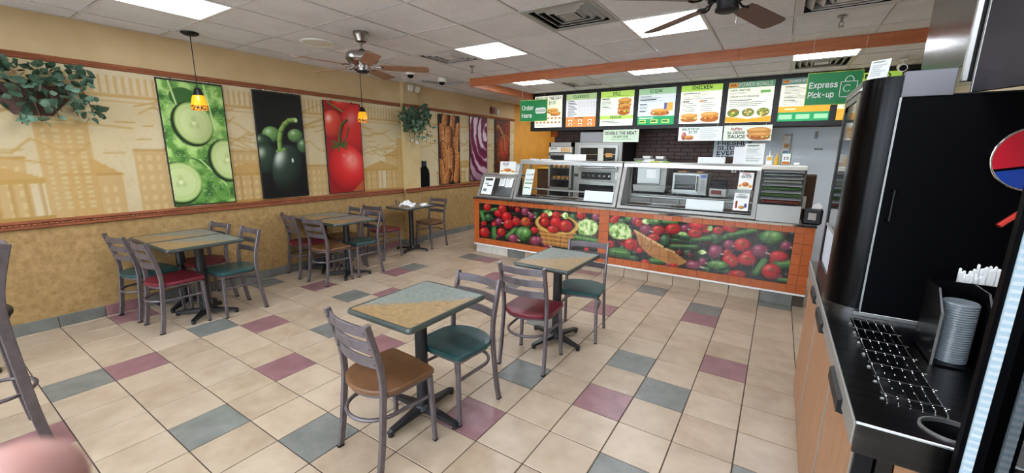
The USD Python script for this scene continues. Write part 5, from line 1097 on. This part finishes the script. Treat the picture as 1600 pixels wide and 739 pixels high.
# signs hung under the boards
print_mat('print_sign', .5, emit=.12, spec=.3)
def hung(label, x0, x1, z0, z1, col, paint, texts, y=6.33):
    t = thing('hanging_sign', label, 'sign', (x0, y, z0)); W, H = x1 - x0, z1 - z0
    obj('panel', box(0, .002, 0, W, .014, H, .002), 'grey_plastic', t, smooth=False)
    I = Ink(W, H, 130, 46, col); paint(I, W, H); I.mesh('print', 'print_sign', t, (0, 0, 0), 'y')
    for s, h, x, z, w, m in texts: words(s, h, (x, -.0015, z), m, t, width=w)
    for x in (.08, W - .08): obj('hook', cyl((x, .008, H - .002), (x, .008, H + .03), .003, 6), 'nickel', t)
def pa(I, W, H): I.rect(W * .2, H * .22, W * .8, H * .26, '8fa48f'); I.rect(W * .3, H * .1, W * .7, H * .13, 'b0c0ae')
hung('pale green sign reading double the meat under the deli board', 1.71, 2.33, 1.805, 2.012, 'cfe0c8', pa, [('DOUBLE THE MEAT', .05, .03, .125, .55, 'dark_ink'), ('ON ANY SUB', .036, .17, .072, .27, 'green_ink')])
def pb(I, W, H): I.ball(W * .13, H * .35, .035, .06, '7a2a20', 'c86450'); sandwich(I, W * .25, H * .25, .14, .06, 41); textlines(I, W * .5, W * .9, H * .12, H * .9, 6, 'b0bab8', 8)
hung('white sign reading meal of the day with a price under the chicken board', 2.955, 3.58, 1.818, 2.03, 'e6ecec', pb, [('MEAL OF THE DAY', .034, .05, .160, .25, 'green_ink'), ('$7.99', .036, .15, .112, .12, 'green_ink')])
def pc(I, W, H): sandwich(I, W * .74, H * .5, .30, .15, 44); sandwich(I, W * .76, H * .3, .27, .10, 45)
hung('white sign reading all-dressed sauce with a long sandwich, under the power bowls board', 3.595, 4.21, 1.818, 2.038, 'e4ecdc', pc, [('Ruffles', .034, .10, .152, .14, 'red_ink'), ('ALL-DRESSED', .034, .05, .098, .23, 'dark_ink'), ('SAUCE', .046, .06, .035, .23, 'dark_ink')])

# green signs hung from the ceiling on cords
t = thing('ceiling_sign', 'small green hanging sign reading Order Here with a sandwich symbol', 'sign', (1.18, 4.80, 2.07))
obj('board', box(-.235, 0, 0, .235, .008, .308, .002), 'lime_edge', t, smooth=False); obj('face', box(-.228, -.003, .007, .228, 0, .301), 'green_sign', t, smooth=False)
words('Order', .064, (-.20, -.0035, .165), 'white_ink', t, width=.205); words('Here', .064, (-.20, -.0035, .055), 'white_ink', t, width=.175)
o = rrect(.185, .07, .03); ic = obj('sandwich_symbol', orient(loft([(x, y) for x, y in rrect(.18, .085, .035)], [(0, 0), (.002, 0)]), 'y', (.125, -.0032, .15)), 'white_ink', t, smooth=False)
for z in (.135, .153): obj('filling_line', box(.045, -.0062, z, .205, -.0052, z + .007), 'green_sign', ic, smooth=False)
for x in (-.20, .19): obj('cord', cyl((x, .004, .30), (x, .004, ZC - 2.07), .0016, 5), 'off_white', t)
t = thing('ceiling_sign', 'large green hanging sign reading Express Pick-up with a bag symbol', 'sign', (4.678, 4.10, 2.062))
obj('board', box(-.198, 0, 0, .198, .008, .283, .002), 'lime_edge', t, smooth=False); obj('face', box(-.192, -.003, .006, .192, 0, .277), 'green_sign', t, smooth=False)
words('Express', .050, (-.178, -.0035, .150), 'white_ink', t, width=.208); words('Pick-up', .050, (-.178, -.0035, .066), 'white_ink', t, width=.190)
bag = lambda k: box(*k)
b = obj('bag_symbol', cat(*[box(*k) for k in ((.048, -.0045, .06, .054, -.003, .195), (.162, -.0045, .06, .168, -.003, .195), (.048, -.0045, .06, .168, -.003, .066), (.048, -.0045, .189, .168, -.003, .195))]), 'white_ink', t, smooth=False)
obj('bag_handle', tube([(.108 + .030 * math.cos(a), -.0035, .195 + .042 * math.sin(a)) for a in np.radians(np.linspace(0, 180, 13))], .0035, 6), 'white_ink', b); obj('bag_arrow', tube([(.10 + .026 * math.cos(a), -.0035, .135 + .028 * math.sin(a)) for a in np.radians(np.linspace(40, 320, 15))], .0035, 6), 'white_ink', b)
for x in (-.185, .185): obj('cord', cyl((x, .004, .275), (x, .004, ZC - 2.062), .0014, 5), 'off_white', t)
# ================================================================ drinks station on the right
SX, ST = 4.63, .90
mat('black_side', '030305', .5, spec=.06); mat('pillar_black', '020204', .22, spec=.16); mat('plate_steel', '7a7a80', .4, metal=.6); mat('hood_steel', '8c8c88', .18, metal=.85, col2='80807c', scale=3.); mat('panel_dark', '57555a', .35, metal=.7, col2='4c4a50', scale=2.)
pane_mat('pane_cooler', (.8, .84, .84), 1.6); mat('nail', 'dba79c', .3); mat('skin', 'b98a80', .5, col2='a87a72', scale=40.)
t = thing('drinks_cabinet', 'wood-fronted base cabinet row under the drinks counter', 'cabinet', (0, 0, 0))
obj('carcass', box(SX + .02, .69, 0, 5.5, 2.70, .70), 'steel_dark', t, smooth=False)
for y0, y1, h0, h1 in ((2.014, 2.695, 1.985, 2.20), (1.242, 2.006, 1.54, 1.80), (.70, 1.234, .845, 1.10)):
    d = obj('door', box(SX, y0 + .004, .01, SX + .018, y1 - .004, .832, .003), 'cabinet_wood', t, smooth=False)
    obj('handle', hull([(SX - .002, y, z) for y in (h0, h1) for z in (.815, .875)] + [(SX - .03, y, z) for y in (h0 + .004, h1 - .004) for z in (.82, .86)]), 'black_plastic', d, smooth=False)
for y in (2.010, 1.238, .696): obj('edge_strip', box(SX - .003, y - .006, .01, SX + .018, y + .006, .835, .001), 'steel_satin', t, smooth=False)
obj('end_stile', box(SX, .672, 0, SX + .04, .69, .838, .002), 'black_plastic', t, smooth=False); obj('end_panel', box(SX + .085, .68, 0, 5.5, .69, .83, .002), 'cabinet_wood', t, smooth=False); obj('end_rail', box(SX + .045, .676, 0, SX + .08, .69, .838, .002), 'steel_dark', t, smooth=False)
t = thing('drinks_counter', 'dark steel drinks counter top with a raised front edge', 'worktop', (0, 0, 0))
import manifold3d as m3
def to_tm(m):
    k = m.to_mesh(); return trimesh.Trimesh(np.array(k.vert_properties[:, :3]), np.array(k.tri_verts), process=False)
def cube(x0, y0, z0, x1, y1, z1): return m3.Manifold.cube([x1 - x0, y1 - y0, z1 - z0]).translate([x0, y0, z0])
HX, HY = 4.805, .735
top = cube(SX - .012, .665, ST - .012, 5.52, 2.72, ST) - cube(4.705, .835, ST - .05, 4.845, 1.60, ST + .05) - m3.Manifold.cylinder(.2, .068, .068, 40).scale([1, .82, 1]).translate([4.83, .757, ST - .1])
obj('top', to_tm(top), 'steel_dark', t, smooth=20)
obj('front_apron', box(SX - .018, .658, .835, SX - .012, 2.72, ST + .004, .002), 'steel_soft', t, smooth=False); obj('end_apron', box(SX - .012, .655, .815, 5.52, .665, ST + .003, .002), 'steel_dark', t, smooth=False); obj('front_bead', cyl((SX - .015, .66, ST - .002), (SX - .015, 2.72, ST - .002), .0045, 8), 'steel_satin', t); obj('end_bead', cyl((SX - .013, .66, ST + .002), (5.5, .66, ST + .002), .005, 8), 'steel_satin', t)
obj('drip_pan', cat(box(4.705, .835, ST - .07, 4.845, 1.60, ST - .066), box(4.702, .835, ST - .07, 4.706, 1.60, ST - .004), box(4.844, .835, ST - .07, 4.848, 1.60, ST - .004), box(4.702, .832, ST - .07, 4.848, .836, ST - .004), box(4.702, 1.599, ST - .07, 4.848, 1.603, ST - .004)), 'black_gloss', t, smooth=False)
hole = obj('rubbish_chute', to_tm((m3.Manifold.cylinder(.012, .0712, .0712, 40) - m3.Manifold.cylinder(.2, .066, .066, 40).translate([0, 0, -.05])).scale([1, .82, 1]).translate([4.83, .757, ST - .0075])), 'steel_satin', t, smooth=30)
obj('chute_wall', to_tm((m3.Manifold.cylinder(.17, .072, .072, 40) - m3.Manifold.cylinder(.4, .0665, .0665, 40).translate([0, 0, .01])).scale([1, .82, 1]).translate([4.83, .757, ST - .182])), 'black_frame', hole, smooth=30)
t = thing('drip_grate', 'chrome wire drip grate over a black tray in the drinks counter', 'grate', (4.775, 1.217, ST))
for x in np.linspace(-.064, .064, 6): obj('long_wire', tube([(x, -.378, -.006), (x, -.372, .003), (x, .375, .003), (x, .38, -.006)], .0022, 6), 'chrome', t)
for y in np.linspace(-.34, .34, 7): obj('cross_wire', tube([(-.074, y, .0085), (-.07, y, .0075), (.07, y, .0075), (.074, y, .0085)], .0026, 6), 'chrome', t)
# tall drinks machine: rounded black pillar with a glazed front, flat side with logo and lever
MX0, MX1, MY0, MY1, MZ1 = 4.622, 5.42, 1.65, 2.28, 1.93
t = thing('drinks_machine', 'tall black drinks machine with a glazed front panel, standing on the drinks counter', 'machine', (0, 0, 0))
R = .115
def outline(r, ins=0):
    P = [(MX0 + r - (r - ins) * math.sin(a), MY0 + r - (r - ins) * math.cos(a)) for a in np.radians(np.linspace(0, 90, 13))]
    return P
pil = outline(R) + [(MX0, MY0 + .13), (MX0 + .10, MY0 + .13), (MX0 + R + .01, MY0 + .10), (MX0 + R + .004, MY0)]
obj('corner_pillar', extr(Polygon(pil).buffer(0), MZ1 - .905, 'z', (0, 0, .905)), 'pillar_black', t, smooth=40)
obj('side_panel', box(MX0 + R + .008, MY0 + .002, .905, MX1, MY0 + .03, 1.845, .002), 'black_side', t, smooth=False)
obj('seam_strip', box(MX0 + R + .002, MY0 - .001, .905, MX0 + R + .009, MY0 + .01, 1.845), 'steel_satin', t, smooth=False)
obj('base_strip', box(MX0 + .10, MY0 - .004, .9005, MX1, MY0 + .01, .918, .001), 'steel_satin', t, smooth=False)
obj('pillar_foot', extr(Polygon(outline(R + .004, -.004) + [(MX0 - .004, MY0 + .2), (MX0 + .1, MY0 + .2), (MX0 + .119, MY0 - .004)]).buffer(0), .03, 'z', (0, 0, .9005)), 'steel_dark', t, smooth=40)
obj('cabinet_body', cat(box(MX0 + .02, MY0 + .12, .905, MX1, MY1, 1.85, .004), box(MX0 + .02, MY0 + .12, 1.85, 4.90, MY1, MZ1 - .01, .002)), 'black_plastic', t, smooth=False)
hd = obj('door_pull', tube([(MX0 + R + .035, MY0 + .002, 1.34), (MX0 + R + .04, MY0 - .016, 1.34), (MX0 + R + .04, MY0 - .016, 1.47), (MX0 + R + .035, MY0 + .002, 1.47)], .006, 8), 'black_gloss', t)
obj('top_plate', box(MX0 + R + .004, MY0 - .004, 1.845, MX0 + R + .155, MY0 + .03, 1.945, .002), 'plate_steel', t, smooth=False); obj('top_cover', box(MX0 + R + .16, MY0 + .0, 1.845, MX1, MY0 + .5, 1.852, .002), 'black_plastic', t, smooth=False)
fr = to_tm(cube(MX0, MY0 + .13, .905, MX0 + .022, MY1, MZ1) - m3.Manifold.extrude(m3.CrossSection([[(MY0 + .17, 1.02), (MY1 - .05, 1.02), (MY1 - .05, 1.86), (MY0 + .17, 1.86)]]).offset(-.03, m3.JoinType.Round, 2, 24).offset(.03, m3.JoinType.Round, 2, 24), .2).rotate([90, 0, 90]).translate([MX0 - .1, 0, 0]))
obj('front_frame', fr, 'black_gloss', t, smooth=20)
obj('front_glass', box(MX0 + .006, MY0 + .165, 1.235, MX0 + .012, MY1 - .045, 1.865), 'dark_glass', t, smooth=False)
obj('ice_chute_panel', box(MX0 + .008, MY0 + .165, 1.015, MX0 + .014, MY1 - .045, 1.23, .002), 'cooler_panel', t, smooth=False); obj('divider', box(MX0 + .002, MY0 + .165, 1.222, MX0 + .014, MY1 - .045, 1.238, .002), 'grey_plastic', t, smooth=False)
obj('front_cap', hull([(MX0 - .006, MY0 + .09, MZ1 - .04), (MX0 - .006, MY1, MZ1 - .04), (MX0 + .02, MY0 + .09, MZ1 + .004), (MX0 + .02, MY1, MZ1 + .004), (MX0 + .03, MY0 + .09, MZ1 - .04), (MX0 + .03, MY1, MZ1 - .04)]), 'steel_satin', t, smooth=False)
# logo disc: red crown, blue base, chrome rim
LX, LZ, LR = 5.15, 1.607, .118
disc = Point(0, 0).buffer(LR, 48); wave = lambda d: [(-.2, -.05 + d), (-.1, -.046 + d), (-.02, -.030 + d), (.05, -.004 + d), (.10, .012 + d), (.2, .02 + d)]
red = disc.intersection(Polygon(wave(.004) + [(.2, .3), (-.2, .3)])); blue = disc.intersection(Polygon(wave(-.006) + [(.2, -.3), (-.2, -.3)]))
em = obj('round_logo', orient(trimesh.creation.extrude_polygon(disc, .004, engine='earcut'), 'y', (LX, MY0 + .001, LZ)), 'black_side', t, smooth=False)
obj('logo_red', extr(red, .003, 'y', (LX, MY0 - .003, LZ)), 'logo_red', em, smooth=False); obj('logo_blue', extr(blue, .003, 'y', (LX, MY0 - .003, LZ)), 'logo_blue', em, smooth=False)
obj('logo_rim', tube([(LX + LR * math.cos(a), MY0 - .004, LZ + LR * math.sin(a)) for a in np.arange(48) * 2 * math.pi / 48], .005, 8, closed=True), 'chrome', em, smooth=60)
lv = obj('lever', sweep([(5.065, MY0 - .10, 1.362), (5.115, MY0 - .085, 1.415), (5.135, MY0 - .07, 1.425), (5.22, MY0 - .03, 1.425), (5.26, MY0 + .002, 1.42)], rsec(.02, .016), side=(0, 1, 0)), 'lever_red', t, smooth=40)
obj('nozzle', cyl((5.15, MY0 - .07, 1.415), (5.142, MY0 - .07, 1.35), .014, 14, .010), 'chrome', t); obj('tap_body', box(5.16, MY0 - .10, 1.25, 5.26, MY0 + .002, 1.40, .008), 'grey_plastic', t, smooth=False)
# card on top of it
k = card('white price card clipped to the top of the drinks machine', (4.69, 1.95, MZ1 + .004), .075, .12, 'lines', 77, 12, -30)
# cup-lid organizer, lids, straws
t = thing('lid_organizer', 'black two-slot lid organizer on the drinks counter', 'organizer', (4.955, 1.30, ST + .0005), 0)
for x in (-.075, .045, .165): obj('divider', extr([(-.085, 0), (.12, 0), (.12, .26), (-.01, .26), (-.085, .19)], .006, 'x', (x, 0, 0)), 'black_gloss', t, smooth=False)
for x in (-.072, .048, .168): obj('bright_edge', box(x - .0035, -.088, .0, x + .0035, -.085, .19), 'steel_satin', t, smooth=False)
obj('back', box(-.075, .115, 0, .171, .121, .26), 'black_gloss', t, smooth=False); obj('floor', box(-.075, -.085, 0, .171, .12, .006), 'black_gloss', t, smooth=False)
for k, (x, n, lab) in enumerate(((-.012, 25, 'tall stack of clear plastic lids in the left slot of the lid organizer'), (.108, 21, 'shorter stack of clear lids in the right slot of the lid organizer'))):
    q = thing('lid_stack', lab, 'lids', (4.955 + x, 1.295, ST + .0075), 0, 'lid stacks')
    prof = lambda z: [(.0, z + .007), (.030, z + .0075), (.033, z + .009), (.044, z + .0085), (.0475, z + .0025), (.0475, z), (.044, z), (.0, z + .004)]
    for j in range(n): obj('lid', lathe(prof(j * .0085), 22), 'cup_plastic', q, smooth=40)
g = np.random.default_rng(3)
t = thing('straw_box', 'dark straw box behind the lid organizer', 'box', (5.065, 1.50, ST + .0005)); obj('box', cat(box(-.085, -.045, 0, .085, -.04, .20), box(-.085, .04, 0, .085, .045, .20), box(-.085, -.045, 0, -.08, .045, .20), box(.08, -.045, 0, .085, .045, .20), box(-.085, -.045, 0, .085, .045, .006)), 'black_gloss', t, smooth=False); obj('rim', cat(box(-.087, -.047, .198, .087, -.043, .204), box(-.087, .043, .198, .087, .047, .204)), 'steel_dark', t, smooth=False)
for k in range(64):
    x, y = -.074 + (k % 16) * .0098, -.03 + (k // 16) * .019; h = g.uniform(.262, .285) + (.022 if 4 < k % 16 < 9 else 0); a, b = g.uniform(-.006, .006, 2)
    q = thing('straw', 'one of many paper-wrapped white straws in the straw box', 'straw', (5.065 + x, 1.50 + y, ST + .008), 0, 'wrapped straws')
    obj('wrapper', hull([(-.004, -.001, 0), (.004, -.001, 0), (.004, .001, 0), (-.004, .001, 0), (-.0045 + a, b, h), (.0045 + a, b, h), (a, b + .002, h + .004), (-.0045 + a, b - .002, h - .01), (.0045 + a, b + .002, h - .01)]), 'white_paper', q, smooth=False)
# steel hood cabinet above and angled door
t = thing('steel_hood', 'tall brushed steel wall cabinet above the drinks machine', 'cabinet', (0, 0, 0))
obj('body', box(4.925, 1.72, 1.965, 5.9, 2.42, ZC - .006, .003), 'hood_steel', t, smooth=False); obj('near_edge', box(4.917, 1.70, 1.90, 4.935, 1.72, ZC - .006, .002), 'steel_satin', t, smooth=False); obj('flange', box(4.935, 1.70, 1.90, 5.9, 1.72, ZC - .006, .002), 'black_plastic', t, smooth=False)
t = thing('angled_cabinet', 'dark steel cabinet with an angled front panel, upper right corner', 'cabinet', (4.945, 1.68, 0), math.degrees(math.atan2(-.84, .543)))
obj('front_panel', box(0, 0, 1.855, .75, .018, ZC - .006, .002), 'panel_dark', t, smooth=False); obj('bright_edge', box(-.004, -.002, 1.85, .004, .02, ZC - .006, .001), 'steel_satin', t, smooth=False)
obj('body', extr([(.01, .02), (.74, .02), (.74, .5), (.40, .5)], ZC - .006 - 1.87, 'z', (0, 0, 1.87)), 'black_plastic', t, smooth=False)
# upright glass-door cooler at the right edge
t = thing('drinks_cooler', 'upright drinks cooler with a lit glass door at the right edge', 'cooler', (0, 0, 0))
CX0, CY1, CY0 = 4.83, .60, -.42
obj('side_wall', box(CX0 + .012, CY1 - .05, 0, 5.50, CY1, 2.0, .003), 'black_plastic', t, smooth=False); obj('back', box(5.46, CY0, 0, 5.50, CY1 - .05, 2.0), 'grey_plastic', t, smooth=False); obj('near_wall', box(CX0 + .012, CY0, 0, 5.50, CY0 + .05, 2.0), 'black_plastic', t, smooth=False)
obj('base', box(CX0 + .01, CY0 + .05, 0, 5.46, CY1 - .05, .16), 'black_plastic', t, smooth=False); obj('top', box(CX0 + .01, CY0 + .05, 1.86, 5.46, CY1 - .05, 2.0), 'black_plastic', t, smooth=False)
d = obj('door_frame', cat(box(CX0 - .045, CY1 - .018, .16, CX0 + .008, CY1 + .004, 1.88), box(CX0 - .045, CY0, .16, CX0 + .008, CY0 + .045, 1.88), box(CX0 - .045, CY0, .16, CX0 + .008, CY1, .20), box(CX0 - .045, CY0, 1.83, CX0 + .008, CY1, 1.88)), 'black_side', t, smooth=False)
obj('glass', box(CX0 - .001, CY0 + .045, .20, CX0 + .005, CY1 - .018, 1.83), 'pane_cooler', d, smooth=False)
obj('light_strip', box(CX0 - .036, CY1 - .0225, .2, CX0 - .018, CY1 - .018, 1.83), 'led_strip', t, smooth=False); obj('strip_rib', cat(*[box(CX0 - .035, CY1 - .0255, z, CX0 - .019, CY1 - .0225, z + .008) for z in np.arange(.21, 1.82, .017)]), 'cooler_panel', t, smooth=False, kind='stuff')
for z in (.45, .78, 1.10, 1.42): obj('shelf', cat(box(CX0 + .03, CY0 + .06, z, CX0 + .04, CY1 - .06, z + .025), *[box(CX0 + .04, y, z + .008, 5.44, y + .006, z + .016) for y in np.arange(CY0 + .08, CY1 - .06, .05)]), 'steel_soft', t, smooth=False)

# ================================================================ the photographer's fingertip at the lower left of the lens
def hand():
    """left hand held beside the phone: only the index fingertip reaches into the picture"""
    f, r, d = np.array(FW), np.array(RT), np.array(DN)
    W = lambda a, b, c: np.array(EYE) + r * a + d * b + f * c          # metres right of, below and ahead of the lens
    def chain(P, R):
        out = []
        for (p, q), (a, b) in zip(zip(P, P[1:]), zip(R, R[1:])):
            out.append(m3.Manifold.batch_hull([m3.Manifold.sphere(a, 20).translate(list(W(*p))), m3.Manifold.sphere(b, 20).translate(list(W(*q)))]))
        return out
    B = []
    B += chain([(-.0775, .0405, .0640), (-.099, .060, .056), (-.123, .078, .040), (-.150, .096, .014)], [.0080, .0092, .0098, .0115])     # index, tip first
    B += chain([(-.088, .094, .060), (-.108, .100, .048), (-.130, .106, .032), (-.158, .113, .008)], [.0078, .009, .0098, .0115])
    B += chain([(-.094, .114, .056), (-.113, .120, .044), (-.134, .125, .028), (-.162, .130, .003)], [.0075, .0088, .0095, .0112])
    B += chain([(-.104, .134, .048), (-.120, .138, .038), (-.140, .142, .024), (-.164, .146, .000)], [.0066, .0078, .0085, .0105])
    B += chain([(-.118, .060, -.004), (-.136, .066, -.020), (-.160, .084, -.034), (-.200, .120, -.050)], [.0088, .0100, .0118, .016])      # thumb
    kn = [(-.150, .096, .014), (-.158, .113, .008), (-.162, .130, .003), (-.164, .146, .0)]
    B.append(m3.Manifold.batch_hull([m3.Manifold.sphere(.0115, 16).translate(list(W(*p))) for p in kn] + [m3.Manifold.sphere(.016, 16).translate(list(W(*p))) for p in ((-.205, .150, -.050), (-.222, .185, -.060), (-.205, .128, -.052))]))
    B += chain([(-.214, .168, -.056), (-.262, .235, -.095), (-.33, .33, -.15)], [.028, .027, .034])
    m = m3.Manifold.batch_boolean(B, m3.OpType.Add).refine_to_length(.003)
    tm = to_tm(m); tm.merge_vertices(); trimesh.smoothing.filter_taubin(tm, iterations=14); return tm, W
tm, W = hand()
t = thing('person', "photographer's hand beside the lens, one blurred pink fingertip at the lower left corner", 'person', (0, 0, 0))
b = obj('hand', tm, 'skin', t, smooth=True)
nail = hull([W(-.0805 + .0045 * x, .0480 + .0055 * y, .0640 + .0072 + .0004 * q) for x in (-1, 1) for y in (-1, 1) for q in (0, 1)])
obj('fingernail', nail, 'nail', b, smooth=False)
